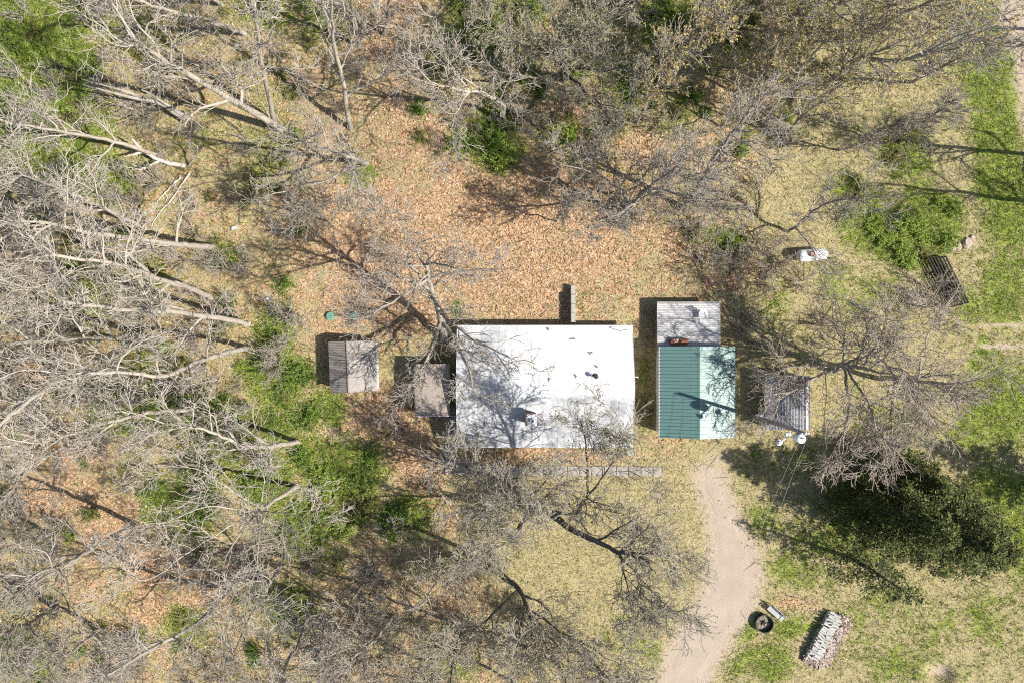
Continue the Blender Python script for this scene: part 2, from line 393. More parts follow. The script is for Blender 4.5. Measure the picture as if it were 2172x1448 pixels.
# ------------------------------------------------------------------ what covers the ground where (photo pixels of the places)
GREEN = [  # x, y, rx, ry, amount
 (760,990,80,70,1),(720,1060,90,70,1),(860,1090,60,55,1),(650,1120,70,60,1),(660,960,60,50,.9),(560,1020,60,60,.9),(410,1050,55,70,.9),
 (600,900,60,40,.8),(690,860,45,45,1),(640,790,50,50,.8),(590,700,45,45,.8),(475,542,28,22,.9),(140,370,80,60,1),(235,380,50,50,.9),
 (50,200,120,120,1.1),(60,60,120,100,1.1),(90,310,90,50,.9),(150,150,60,60,.8),(20,330,50,60,.7),(1045,270,50,50,.9),(1060,330,60,45,1),(1000,285,50,45,.7),(1105,160,45,40,.9),
 (1010,60,70,70,.95),(1110,20,60,50,.8),(1250,90,60,70,.8),(1430,60,90,60,.85),(1340,190,70,60,.7),(1520,100,70,50,.8),(350,860,90,50,.9),(480,900,90,50,.8),(260,900,70,40,.7),(600,820,50,50,.9),(330,1060,40,60,.7),(940,130,50,60,.6),(690,20,60,40,.7),(560,20,60,40,.5),(1180,290,60,50,.45),(1260,340,70,50,.35),
 (1700,30,60,40,.6),(1890,500,90,60,1),(1960,480,90,80,1),(1830,440,50,45,.9),(1780,400,60,50,.7),(1920,330,70,60,.6),(1540,510,40,30,.8),(1480,500,40,30,.6),
 (970,655,18,22,.8),(770,370,50,35,.6),(690,70,60,60,.5),(500,950,60,40,.6),(250,800,60,40,.5),(200,640,60,60,.5),(150,580,40,40,.7),(560,800,60,50,.7),
 (390,1320,50,35,.6),(620,1290,70,60,.7),(700,1180,60,60,.5),(60,1390,60,50,.7),(300,600,60,40,.4),(330,760,60,40,.5),(180,250,80,60,.6),(260,70,80,60,.4),
 (2110,300,45,190,1.1),(2150,430,60,120,.9),(2120,220,40,120,.9),(2080,130,50,120,.8),(2130,600,60,110,.75),(2130,850,80,90,.9),(2080,760,50,60,.6),
 (2060,650,50,60,.5),(2110,1060,90,60,.9),(2160,1140,60,90,.9),(2060,900,50,60,.7),(1690,1330,90,40,.65),(1620,1400,80,50,.8),(1580,1330,40,60,.7),(1700,1210,90,60,.6),
 (1340,1350,60,90,.5),(1280,1340,40,40,.4),(1390,1400,20,60,.7),(1850,1280,120,60,.35),(2050,1300,140,90,.42),(1900,1390,140,70,.38),(1780,1120,150,100,.6),
 (1560,1020,50,60,.4),(1620,1100,60,60,.5),(1660,980,80,60,.5),(1370,850,25,120,.55),(1900,900,120,80,.4),(1780,620,100,80,.45),(1860,620,80,70,.4),(1650,650,60,60,.35),
 (1100,1150,90,60,.25),(1000,1120,60,50,.25),(1490,940,50,20,.3),(1230,620,40,40,.3),(560,330,120,70,.25),(450,300,80,60,.25),(600,230,80,50,.2),
 (950,1400,80,50,.6),(1150,1420,90,40,.4),(1560,60,80,60,.5),(1430,250,60,50,.4),(1600,300,70,60,.3),(1340,380,60,40,.3)]
LITTER = [
 (1000,520,420,150,1.0),(800,430,260,70,.75),(1130,640,170,60,.8),(820,640,180,90,.95),(830,890,110,90,.95),(880,960,90,60,.8),(700,700,60,60,.7),
 (1150,968,220,18,1.3),(1000,980,40,10,1),(1330,640,90,70,.5),(640,250,70,40,.4),(480,330,80,60,.35),(350,120,120,60,.35),(120,440,130,60,.55),
 (900,1040,60,90,.85),(960,1100,50,60,.7),(60,560,100,90,.7),(60,800,110,80,.6),(160,960,120,50,.8),(120,1050,130,70,.85),(250,1120,120,90,.85),(340,1200,110,60,.9),
 (430,1250,80,60,.9),(320,1290,60,50,.9),(180,1240,130,80,.55),(240,1420,160,60,.5),(980,1260,90,80,.8),(1000,1350,120,60,.45),(860,30,60,60,.9),(790,90,90,60,.8),(850,210,70,120,.7),
 (900,300,120,80,.7),(1060,380,200,50,.95),(1230,260,110,70,.7),(1350,320,120,80,.6),(1290,400,120,50,.8),(1450,180,100,60,.5),(1480,320,100,70,.5),(1650,320,100,60,.35),
 (1420,520,90,60,.65),(1560,590,120,70,.45),(1490,600,80,50,.5),(440,820,120,50,.45),(400,740,80,40,.45),(1690,1275,70,30,.55),(1640,1370,60,40,.45),(1380,960,60,50,.3),
 (740,1310,120,80,.5),(560,1400,160,60,.45),(250,230,60,40,.4),(1330,1290,50,40,.3),(1750,1385,40,30,.4),(1250,170,60,40,.5),(1900,1360,50,30,.0)]
DIRT = [(2160,30,45,90,1.2),(2185,150,40,90,1),(2180,240,30,60,.7),(2130,690,60,7,.8),(2120,735,75,8,.85),(2060,520,30,20,.55),(2000,1425,30,22,.8),(1520,970,50,40,.55),(1445,985,30,20,.35),
        (1745,1350,48,48,.35),(1990,340,35,80,.3),(2020,420,22,120,.3)]
DRIVE_L = [(1462,985),(1478,1040),(1494,1100),(1502,1170),(1488,1240),(1462,1300),(1420,1360),(1400,1410),(1390,1470),(1385,1530)]
DRIVE_R = [(1538,985),(1552,1040),(1575,1100),(1612,1165),(1618,1220),(1600,1280),(1556,1330),(1522,1390),(1500,1470),(1488,1530)]

def blobs(lst, px, py):
    w = np.zeros_like(px, dtype=float)
    for x, y, rx, ry, a in lst:
        d = ((px - x) / rx) ** 2 + ((py - y) / ry) ** 2
        w = np.maximum(w, a * np.exp(-d * 0.9))
    return w

def drive_w(px, py):
    ly = [p[1] for p in DRIVE_L]
    l = np.interp(py, ly, [p[0] for p in DRIVE_L]); r = np.interp(py, ly, [p[0] for p in DRIVE_R])
    d = np.minimum(px - l, r - px)
    return sstep(-50, 38, d) * sstep(940, 1015, py)

def cover(px, py):
    n = fbm(px / 55, py / 55, 20, 4) - 0.5; n2 = fbm(px / 18, py / 18, 30, 3) - 0.5
    g = blobs(GREEN, px, py) + 0.55 * n + 0.35 * n2 + 0.26 * (1 - sstep(560, 700, px)) * (1 - .8 * blobs(LITTER, px, py)) + .12 * (1 - sstep(250, 340, py)) * sstep(850, 1000, px)
    l = blobs(LITTER, px, py) + 0.5 * n2
    # general woodland floor: leaves and dry stalks mixed
    wood = (1 - sstep(1500, 1780, px + 0.25 * (py - 500)))
    lawn = np.exp(-(((px - 1250) / 250) ** 2 + ((py - 1160) / 170) ** 2))
    l = np.maximum(l, 0.42 * wood * (1 - lawn) + 0.6 * n2 * wood + 0.3 * n * wood)
    l = l * (1 - 0.75 * lawn)
    g = g + 0.12 * sstep(1650, 1900, px)
    d = np.maximum(blobs(DIRT, px, py) + 0.25 * n2, 0.95 * drive_w(px, py))
    return np.clip(l, 0, 1), np.clip(g, 0, 1), np.clip(d, 0, 1)

# ground sheet: fine grid under the yard and a skirt out to the horizon
GX, GY, STEP = 60.0, 42.0, 0.34
xs = np.arange(-GX, GX + 1e-6, STEP); ys = np.arange(-GY, GY + 1e-6, STEP)
xs = np.concatenate([[-900, -300, -110], xs, [110, 300, 900]]); ys = np.concatenate([[-900, -300, -90], ys, [90, 300, 900]])
# line the grid up with the retaining wall so that the step in the ground is hidden inside it
xs[np.argmin(abs(xs - 5.50))] = 5.50; xs[np.argmin(abs(xs - 5.70))] = 5.70
XX, YY = np.meshgrid(xs, ys, indexing='xy')
ZZ = gz(XX, YY) + 0.05 * (fbm(XX * 1.1 + 50, YY * 1.1 + 50, 44, 2) - 0.5)
nx, ny = len(xs), len(ys)
idx = np.arange(nx * ny).reshape(ny, nx)
quads = np.stack([idx[:-1, :-1], idx[:-1, 1:], idx[1:, 1:], idx[1:, :-1]], -1).reshape(-1, 4)
gm = np_mesh('ground', np.stack([XX, YY, ZZ], -1), quads, mats=[M['ground']], smooth=True)
L_, G_, D_ = cover(1086 + XX.ravel() * S, 724 - YY.ravel() * S)
ca = gm.color_attributes.new('cover', 'FLOAT_COLOR', 'POINT')
ca.data.foreach_set('color', np.stack([L_, G_, D_, np.ones_like(L_)], -1).astype(np.float32).ravel())
tag(link_mesh('ground', gm), kind='structure')

# gravel driveway
def driveway():
    py = np.arange(985, 1531, 5.0); ly = [p[1] for p in DRIVE_L]
    l = np.interp(py, ly, [p[0] for p in DRIVE_L]); r = np.interp(py, ly, [p[0] for p in DRIVE_R])
    for k in range(3):
        l = np.convolve(np.pad(l, 3, 'edge'), np.ones(7) / 7, 'valid'); r = np.convolve(np.pad(r, 3, 'edge'), np.ones(7) / 7, 'valid')
    l = l + 13 * (fbm(py / 14, py * 0 + 3, 61, 3) - 0.5) + 24; r = r + 13 * (fbm(py / 14, py * 0 + 9, 62, 3) - 0.5) - 24
    # rounded, ragged start by the garage
    mid = (l + r) / 2; k = sstep(980, 1035, py) ** 0.6
    l = mid + (l - mid) * np.maximum(k, 0.12); r = mid + (r - mid) * np.maximum(k, 0.12)
    U = np.linspace(0, 1, 9)
    px = l[:, None] * (1 - U) + r[:, None] * U; pyy = np.repeat(py[:, None], 9, 1)
    X = (px - 1086) / S; Y = (724 - pyy) / S
    Z = gz(X, Y) + 0.05 * (fbm(X * 1.1 + 50, Y * 1.1 + 50, 44, 2) - 0.5) + 0.022
    Z[:, 0] -= 0.03; Z[:, -1] -= 0.03
    Z = Z - 0.03 * np.exp(-((U - 0.3) / 0.08) ** 2) * 0.4 - 0.03 * np.exp(-((U - 0.7) / 0.08) ** 2) * 0.4
    n = len(py); id_ = np.arange(n * 9).reshape(n, 9)
    q = np.stack([id_[:-1, :-1], id_[1:, :-1], id_[1:, 1:], id_[:-1, 1:]], -1).reshape(-1, 4)
    me = np_mesh('driveway', np.stack([X, Y, Z], -1), q, mats=[M['drive']], smooth=True)
    tag(link_mesh('driveway', me), kind='structure')
driveway()

# ------------------------------------------------------------------ buildings
def rect_world(p0, p1, z):
    a = P(p0[0], p0[1], z); b = P(p1[0], p1[1], z)
    return min(a.x, b.x), max(a.x, b.x), min(a.y, b.y), max(a.y, b.y)

FOOT = []   # footprints (world) kept free of grass and leaves
def slab_between(mb, a, b, c, d, th):
    """a thick quad: corners a,b,c,d counter-clockwise seen from above, th downward"""
    a, b, c, d = map(Vector, (a, b, c, d)); dn = Vector((0, 0, -th))
    mb.add([a, b, c, d, a + dn, b + dn, c + dn, d + dn],
           [(0, 1, 2, 3), (7, 6, 5, 4), (0, 4, 5, 1), (1, 5, 6, 2), (2, 6, 7, 3), (3, 7, 4, 0)])

def house():
    e = 2.45; rz_ = 3.75
    x0, x1, y0, y1 = rect_world((970, 690), (1341, 948), e)
    ym = P(1100, 820, rz_).y
    root = empty('house', ((x0 + x1) / 2, ym, 0))
    ox, oy = root.location.x, root.location.y
    X0, X1, Y0, Y1 = x0 - ox, x1 - ox, y0 - oy, y1 - oy
    tag(root, 'low house with a wide white roof stained grey', 'house')
    ov = 0.42
    mb = MB()
    wx0, wx1, wy0, wy1 = X0 + ov, X1 - ov, Y0 + ov, Y1 - ov
    zt = e - 0.06 
    # walls with gable ends
    zg = lambda y: e - 0.1 + (rz_ - e) * (1 - abs(y) / (Y1 if y > 0 else -Y0))
    vs = [(wx0, wy0, -0.4), (wx1, wy0, -0.4), (wx1, wy1, -0.4), (wx0, wy1, -0.4),
          (wx0, wy0, zg(wy0)), (wx1, wy0, zg(wy0)), (wx1, wy1, zg(wy1)), (wx0, wy1, zg(wy1)), (wx0, 0, zg(0)), (wx1, 0, zg(0))]
    mb.add(vs, [(0, 1, 5, 4), (2, 3, 7, 6), (1, 2, 6, 9, 5), (3, 0, 4, 8, 7), (0, 3, 2, 1)])
    mb.build('wall', M['siding'], root)
    rf = MB()
    # two roof slopes, finely divided so that the membrane can sag a little
    n, m = 36, 10
    def slope(sy):
        ye = Y1 if sy > 0 else Y0
        V = []; 
        for j in range(m + 1):
            t = j / m
            for i in range(n + 1):
                u = i / n
                x = X0 + (X1 - X0) * u; y = ye * (1 - t)
                z = e + (rz_ - e) * t - 0.035 * sin(pi * t) * (0.5 + 0.5 * sin(u * 25)) + 0.012 * sin(u * 90 + t * 8)
                if 0 < i < n and 0 < j < m: x += 0.02 * sin(i * 3 + j); 
                V.append((x, y, z))
        F = []
        for j in range(m):
            for i in range(n):
                a = j * (n + 1) + i
                q = (a, a + 1, a + n + 2, a + n + 1)
                F.append(q if sy < 0 else q[::-1])
        me = MB(); me.add(V, F); return me
    for sy in (-1, 1):
        o = slope(sy).build('roof', M['white_roof'], root, smooth=True)
    # soffit, fascia boards
    f = MB(); f.box((X0 + X1) / 2, Y0 - 0.012, e - 0.1, X1 - X0, 0.03, 0.19); f.build('fascia', M['white_paint'], root)
    f = MB(); f.box((X0 + X1) / 2, Y1 + 0.012, e - 0.1, X1 - X0, 0.03, 0.19); f.build('fascia', M['roll_roof'], root)
    for xe in (X0 - 0.012, X1 + 0.012):
        f = MB()
        for ya, yb in ((Y0, 0), (0, Y1)):
            za = e if ya else rz_; zb = rz_ if ya else e
            s = 0.015
            f.add([(xe - s, ya, za + 0.01), (xe + s, ya, za + 0.01), (xe + s, yb, zb + 0.01), (xe - s, yb, zb + 0.01),
                   (xe - s, ya, za - 0.19), (xe + s, ya, za - 0.19), (xe + s, yb, zb - 0.19), (xe - s, yb, zb - 0.19)],
                  [(0, 1, 2, 3), (7, 6, 5, 4), (0, 4, 5, 1), (1, 5, 6, 2), (2, 6, 7, 3), (3, 7, 4, 0)])
        f.build('fascia', M['white_paint'], root)
    f = MB(); f.box((X0 + X1) / 2, Y1 - ov / 2, e - 0.2, X1 - X0 - 0.1, ov, 0.02); f.box((X0 + X1) / 2, Y0 + ov / 2, e - 0.2, X1 - X0 - 0.1, ov, 0.02)
    f.build('soffit', M['white_paint'], root)
    # ridge strip: two low laps
    f = MB()
    for k in range(9):
        xa = X0 + 0.1 + k * (X1 - X0 - 0.2) / 9; xb = xa + (X1 - X0 - 0.2) / 9 - 0.02
        w = 0.16; zz = rz_ + 0.012 + 0.006 * (k % 2)
        f.add([(xa, -w, zz - 0.035), (xb, -w, zz - 0.035), (xb, 0, zz), (xa, 0, zz), (xb, w, zz - 0.035), (xa, w, zz - 0.035),
               (xa, -w, zz - 0.06), (xb, -w, zz - 0.06), (xb, w, zz - 0.06), (xa, w, zz - 0.06)],
              [(0, 1, 2, 3), (3, 2, 4, 5), (6, 7, 1, 0), (5, 4, 8, 9)])
    f.build('ridge_cap', M['white_roof'], root)
    zr = lambda y: e + (rz_ - e) * (1 - abs(y) / (Y1 if y > 0 else -Y0))
    # chimney with brick courses, white cap and flue
    c = P(1126, 889, 4.5); cx, cy_ = c.x - ox, c.y - oy
    zb = zr(cy_)
    f = MB(); f.box(cx, cy_, zb + 0.45, 0.86, 0.96, 1.8); ch = f.build('chimney', M['brick'], root)
    bm_ = MB(); bm_.box(0, 0, 0, 0.2, 0.02, 0.075); bme = bm_.mesh('brick', M['brick'])
    bm_ = MB(); bm_.box(0, 0, 0, 0.02, 0.2, 0.075); bme2 = bm_.mesh('brick', M['brick'])
    for r in range(12):
        z = zb - 0.05 + r * 0.1
        for q in range(4):
            off = 0.105 if r % 2 else 0
            xx = cx - 0.33 + q * 0.215 + off * 0.5
            link_mesh('brick', bme, ch, (xx, cy_ + 0.482, z))
            link_mesh('brick', bme2, ch, (cx + 0.432, cy_ - 0.36 + q * 0.23 + off * 0.5, z))
            link_mesh('brick', bme2, ch, (cx - 0.432, cy_ - 0.36 + q * 0.23 + off * 0.5, z))
    f = MB(); f.box(cx, cy_, zb + 1.40, 1.0, 1.12, 0.10, bev=0.03); f.build('cap', M['white_paint'], ch)
    f = MB(); f.lathe([(0.17, 0), (0.17, 0.3), (0.13, 0.3), (0.13, 0.05)], (cx + 0.12, cy_ - 0.1, zb + 1.44), 14); f.build('flue', M['white_paint'], ch)
    f = MB(); f.box(cx - 0.4, cy_ , zb + 1.47, 0.06, 1.0, 0.05); f.box(cx, cy_ + 0.5, zb + 1.47, 0.9, 0.08, 0.05); f.build('rim', M['rust'], ch)
    # plumbing vent
    v = P(1264, 798, 3.9); vx, vy = v.x - ox, v.y - oy
    f = MB(); f.lathe([(0.28, 0), (0.26, 0.03), (0.12, 0.06), (0.12, 0.62), (0.2, 0.64), (0.2, 0.72), (0.0, 0.76)], (vx, vy, zr(vy) - 0.03), 14)
    f.build('roof_vent', M['pipe_black'], root)
    # white drain stub on the gable
    f = MB(); f.tube([(X1 - 0.05, 0.85, rz_ - 0.45), (X1 + 0.42, 0.85, rz_ - 0.45)], 0.05, 8); f.build('drain_pipe', M['white_paint'], root)
    # bent conduit mast on the north edge
    a = P(1314, 701, 3.0); 
    f = MB(); f.tube([(a.x - ox, a.y - oy, zr(a.y - oy) - 0.05), (a.x - ox, a.y - oy, 3.4), (a.x - ox + 0.25, a.y - oy, 3.55), (a.x - ox + 0.55, a.y - oy + 0.05, 3.5)], 0.035, 6)
    f.build('conduit_mast', M['dark_metal'], root)
    FOOT.append((x0 + 0.3, x1 - 0.3, y0 + 0.3, y1 - 0.3))
    return zr, ox, oy
zr_house, hox, hoy = house()
def on_house(px, py):
    z = 3.0
    for _ in range(3):
        p = P(px, py, z); z = zr_house(p.y - hoy)
    return P(px, py, z)

# twigs and clumps of leaves lying on the white roof
for i, (px, py) in enumerate([(1214, 718), (1163, 700), (1252, 748), (1222, 797), (1265, 777), (1165, 803), (1224, 854), (1016, 918)]):
    c = on_house(px, py); r = random.Random(i)
    mb = MB()
    for k in range(4):
        a = r.random() * 6.3; L = r.uniform(0.1, 0.24)
        p0 = Vector((0, 0, 0.03)); p1 = Vector((cos(a) * L * .5, sin(a) * L * .5, 0.07)); p2 = Vector((cos(a + .5) * L, sin(a + .5) * L, 0.04))
        mb.tube([p0, p1, p2], [0.022, 0.016, 0.008], 4)
        for q in range(2):
            t = r.random(); w = r.uniform(0.05, 0.1); cc = p0.lerp(p2, t); b = r.random() * 6.3
            mb.add([cc + Vector((cos(b) * w, sin(b) * w, 0.05)), cc + Vector((-sin(b) * w, cos(b) * w, 0.02)), cc - Vector((cos(b) * w, sin(b) * w, -0.04)), cc - Vector((-sin(b) * w, cos(b) * w, -0.03))], [(0, 1, 2, 3)])
    o = mb.build('twig_clump', M['old_wood'], None, c)
    tag(o, 'small dark clump of dead twigs lying on the white house roof', 'debris', 'twig clumps on the white roof')

def annex():
    e = 2.3
    x0, x1, y0, y1 = rect_world((881, 773), (953, 881), e)
    root = empty('flat_roof_annex', ((x0 + x1) / 2, (y0 + y1) / 2, float(gz(x0, y0)) - 0.1))
    tag(root, 'small annex with a flat tan roll-roofing top beside the white house', 'shed')
    w, d = x1 - x0, y1 - y0; z = e - root.location.z
    MB().box(0, 0, (z - 0.12) / 2 - 0.2, w - 0.25, d - 0.25, z - 0.12 + 0.4).build('wall', M['old_wood'], root)
    nb = 4
    for k in range(nb):      # strips of roll roofing laid across, each lapping the next
        yy = -d / 2 + (k + 0.5) * d / nb
        MB().box(0, yy, z - 0.05 + 0.008 * k, w - 0.02, d / nb + 0.06, 0.05).build('roofing_strip', M['roll_roof'], root)
    for (cx, cy_, sx, sy) in ((0, -d / 2 - 0.03, w + 0.06, 0.06), (0, d / 2 + 0.03, w + 0.06, 0.06), (-w / 2 - 0.03, 0, 0.06, d), (w / 2 + 0.03, 0, 0.06, d)):
        MB().box(cx, cy_, z - 0.05, sx, sy, 0.16).build('edge_trim', M['galv'] if cy_ < -0.1 else M['roll_roof'], root)
    # beam that ties the annex to the house
    MB().box(w / 2 + 0.39, -d / 2 - 0.03, z - 0.08, 0.66, 0.07, 0.1).build('beam', M['galv'], root)
    FOOT.append((x0, x1, y0, y1))
annex()

def corrugated(w, l, period, amp, th=0.0, seg=6):
    """sheet in x (length w) with waves across y (length l); real relief"""
    n = int(round(l / period)) * seg
    V = []; F = []
    for j in range(n + 1):
        y = -l / 2 + l * j / n; z = amp * cos(2 * pi * j / seg)
        V += [(-w / 2, y, z), (0, y, z), (w / 2, y, z)]
    for j in range(n):
        a = 3 * j
        F += [(a, a + 1, a + 4, a + 3), (a + 1, a + 2, a + 5, a + 4)]
    return V, F

def left_shed():
    e = 1.75; rzz = 2.65; rot = radians(2.2)
    c = P(748, 777, 2.0)
    root = empty('old_shed', (c.x, c.y, float(gz(c.x, c.y)) - 0.02), rot)
    tag(root, 'old grey-brown shed, ribbed west roof slope and white eave board on the other', 'shed')
    k = (1 - 2.0 / H) / S
    xl, xr, xm = -51 * k, 50 * k, -6 * k; d = 107 * k
    MB().add([(xl + .25, -d / 2 + .2, -0.3), (xr - .2, -d / 2 + .2, -0.3), (xr - .2, d / 2 - .2, -0.3), (xl + .25, d / 2 - .2, -0.3),
              (xl + .25, -d / 2 + .2, e - .05), (xr - .2, -d / 2 + .2, e - .05), (xr - .2, d / 2 - .2, e - .05), (xl + .25, d / 2 - .2, e - .05), (xm, -d / 2 + .2, rzz - .1), (xm, d / 2 - .2, rzz - .1)],
             [(0, 1, 5, 8, 4), (2, 3, 7, 9, 6), (1, 2, 6, 5), (3, 0, 4, 7)]).build('wall', M['old_wood'], root)
    # left slope: corrugated sheets side by side
    ns = 5; sw = math.hypot(xm - xl, rzz - e); ang = math.atan2(rzz - e, xm - xl)
    V, F = corrugated(sw, d / ns + 0.04, 0.165, 0.022)
    me = MB().add(V, F).mesh('roof_sheet', M['shed_roof'])
    for i in range(ns):
        y = -d / 2 + (i + .5) * d / ns
        link_mesh('roof_sheet', me, root, ((xl + xm) / 2, y, (e + rzz) / 2 + 0.03 + 0.006 * (i % 2)), (0, -ang, 0))
    # right slope: courses of worn roll roofing
    sw = math.hypot(xr - xm, rzz - e); ang = math.atan2(rzz - e, xr - xm); nc = 4
    for i in range(nc):
        t = (i + .5) / nc; Mx = Matrix.Translation((xm + (xr - xm) * t, 0, rzz + (e - rzz) * t + 0.03 - 0.006 * i + 0.02)) @ Matrix.Rotation(ang, 4, 'Y')
        MB().box(0, 0, 0, sw / nc + 0.05, d, 0.03, Mx).build('roofing_strip', M['shed_roof_pale'], root)
    MB().box(xr + 0.05, 0, e - 0.02, 0.16, d * 0.92, 0.12).build('eave_board', M['white_paint'], root)
    MB().box(xm, 0, rzz + 0.06, 0.14, d + .02, 0.05).build('ridge_board', M['shed_roof_pale'], root)
    FOOT.append((c.x - 2.1, c.x + 2.1, c.y - 2.2, c.y + 2.2))
left_shed()

def garage():
    e = 2.9; rzz = 3.95
    x0, x1, y0, y1 = rect_world((1399, 736), (1558, 926), e)
    xm = P(1484, 830, rzz).x
    root = empty('green_garage', (xm, (y0 + y1) / 2, 0))
    tag(root, 'garage with a ribbed green metal gable roof', 'garage')
    X0, X1, d = x0 - xm, x1 - xm, y1 - y0
    MB().add([(X0 + .3, -d / 2 + .15, -0.4), (X1 - .3, -d / 2 + .15, -0.4), (X1 - .3, d / 2 - .15, -0.4), (X0 + .3, d / 2 - .15, -0.4),
              (X0 + .3, -d / 2 + .15, e), (X1 - .3, -d / 2 + .15, e), (X1 - .3, d / 2 - .15, e), (X0 + .3, d / 2 - .15, e), (0, -d / 2 + .15, rzz - .1), (0, d / 2 - .15, rzz - .1)],
             [(0, 1, 5, 8, 4), (2, 3, 7, 9, 6), (1, 2, 6, 5), (3, 0, 4, 7)]).build('wall', M['green_wall'], root)
    n = 26; pw = d / n
    for sx, xe in ((-1, X0), (1, X1)):
        L = math.hypot(xe, rzz - e); ang = math.atan2(rzz - e, abs(xe))
        # one panel: flat pan with a raised rib on its lap edge
        w = pw; r = 0.055; h = 0.085
        prof = [(-w / 2, 0), (-w / 2, 0.02), (-w / 2 + .012, h), (-w / 2 + r + .012, h), (-w / 2 + r + .03, 0.02), (0.0, 0.024), (w / 2, 0.02), (w / 2, 0)]
        V = []; 
        for x in (-L / 2, L / 2): V += [(x, y, z) for y, z in prof]
        m = len(prof); F = [(i, m + i, m + i + 1, i + 1) for i in range(m - 1)] + [tuple(range(m)), tuple(range(2 * m - 1, m - 1, -1))]
        me = MB().add(V, F).mesh('roof_panel', M['green_metal'])
        for i in range(n):
            link_mesh('roof_panel', me, root, (xe / 2, -d / 2 + (i + .5) * pw, (e + rzz) / 2 + 0.0), (0, sx * ang, 0))
    # ridge cap
    w = 0.2; s = (rzz - e) / abs(X0)
    MB().add([(-w, -d / 2 - .02, rzz + .035 - w * s), (0, -d / 2 - .02, rzz + .05), (w, -d / 2 - .02, rzz + .035 - w * s),
              (-w, d / 2 + .02, rzz + .035 - w * s), (0, d / 2 + .02, rzz + .05), (w, d / 2 + .02, rzz + .035 - w * s)],
             [(0, 1, 4, 3), (1, 2, 5, 4)]).build('ridge_cap', M['green_metal'], root)
    for sx, xe in ((-1, X0), (1, X1)):
        MB().box(xe + sx * 0.03, 0, e - 0.06, 0.06, d + 0.04, 0.16).build('gutter', M['white_paint'] if sx < 0 else M['green_metal'], root)
    for yy in (-d / 2 - 0.025, d / 2 + 0.025):
        for sx, xe in ((-1, X0), (1, X1)):
            L = math.hypot(xe, rzz - e); ang = math.atan2(rzz - e, abs(xe))
            Mx = Matrix.Translation((xe / 2, yy, (e + rzz) / 2 - 0.05)) @ Matrix.Rotation(sx * ang, 4, 'Y')
            MB().box(0, 0, 0, L, 0.05, 0.17, Mx).build('rake_trim', M['green_metal'], root)
    MB().box(-0.2, -d / 2 + .13, 1.15, 3.2, 0.06, 2.3).build('garage_door', M['white_paint'], root)
    FOOT.append((x0, x1, y0, y1))
garage()

def white_shed():
    e = 2.15
    x0, x1, y0, y1 = rect_world((1394, 641), (1528, 742), e)
    cx, cy_ = (x0 + x1) / 2, (y0 + y1) / 2
    root = empty('corrugated_shed', (cx, cy_, 0.2))
    tag(root, 'shed with pale corrugated metal roof against the garage', 'shed')
    w, d = x1 - x0, y1 - y0
    MB().box(0, -0.1, (e - .35) / 2 - .2, w - .3, d - .5, e - .35 + .4).build('wall', M['old_wood'], root)
    ns = 5
    V, F = corrugated(w, d / ns + 0.05, 0.172, 0.055)
    me = MB().add(V, F).mesh('roof_sheet', M['galv'])
    for i in range(ns):
        y = -d / 2 + (i + .5) * d / ns
        z = e - 0.2 - 0.10 * (y / d)
        o = link_mesh('roof_sheet', me, root, (0, y, z + 0.004 * (i % 2)), (-0.02, 0, 0))
    for yy in np.linspace(-d / 2 + .1, d / 2 - .1, 4):
        MB().box(0, yy, e - 0.30, w - .1, 0.08, 0.1).build('purlin', M['old_wood'], root)
    FOOT.append((x0, x1, y0, y1))
    return e
white_shed()

def lawn_chair():
    c = P(1488, 668, 2.2)
    root = empty('lawn_chair', (c.x, c.y, 2.16), radians(8))
    tag(root, 'metal lawn chair with white back standing on the corrugated shed roof', 'chair')
    t = MB()
    for sx in (-1, 1):
        t.tube([(sx * .36, -.42, 0), (sx * .36, -.36, .62), (sx * .36, .28, .66), (sx * .34, .38, 1.1)], .025, 6)
        t.tube([(sx * .34, .45, 0), (sx * .34, .2, .42), (sx * .34, -.3, .45)], .025, 6)
    t.build('frame', M['steel'], root)
    for k in range(6):
        MB().box(0, -.3 + k * .105, .44, .66, .09, .02).build('seat_slat', M['bench'], root)
    for k in range(6):
        MB().box(0, .22 + k * .045, .52 + k * .11, .66, .03, .1).build('back_slat', M['plastic_white'], root)
    s = MB(); s.box(0.05, -.62, .1, .6, .5, .03, Matrix.Rotation(radians(6), 4, 'X')); s.build('footrest', M['bench'], root)
lawn_chair()

def rusty_stove():
    c = P(1440, 724, 2.5)
    root = empty('rusty_stove', (c.x, c.y, 2.08))
    tag(root, 'rusty red metal stove on the corrugated roof against the green garage', 'stove')
    b = MB(); b.box(0, 0, .28, 1.55, .55, .56, bev=.05); b.build('body', M['rust'], root)
    b = MB(); b.add([(-.1, -.25, .56), (.75, -.25, .56), (.75, .25, .56), (-.1, .25, .56), (.2, 0, .85), (.5, 0, .8)], [(0, 1, 5, 4), (1, 2, 5), (2, 3, 4, 5), (3, 0, 4)]); b.build('hood', M['brick'], root)
    b = MB(); b.box(0, .1, .572, .5, .24, .02); b.build('plate', M['galv_dark'], root)
    b = MB()
    for x, y in ((-.6, .12), (-.3, .2), (-.5, -.1)): b.tube([(x, y, .5), (x + .1, y + .05, .95)], .03, 5)
    b.build('rod', M['steel'], root)
rusty_stove()

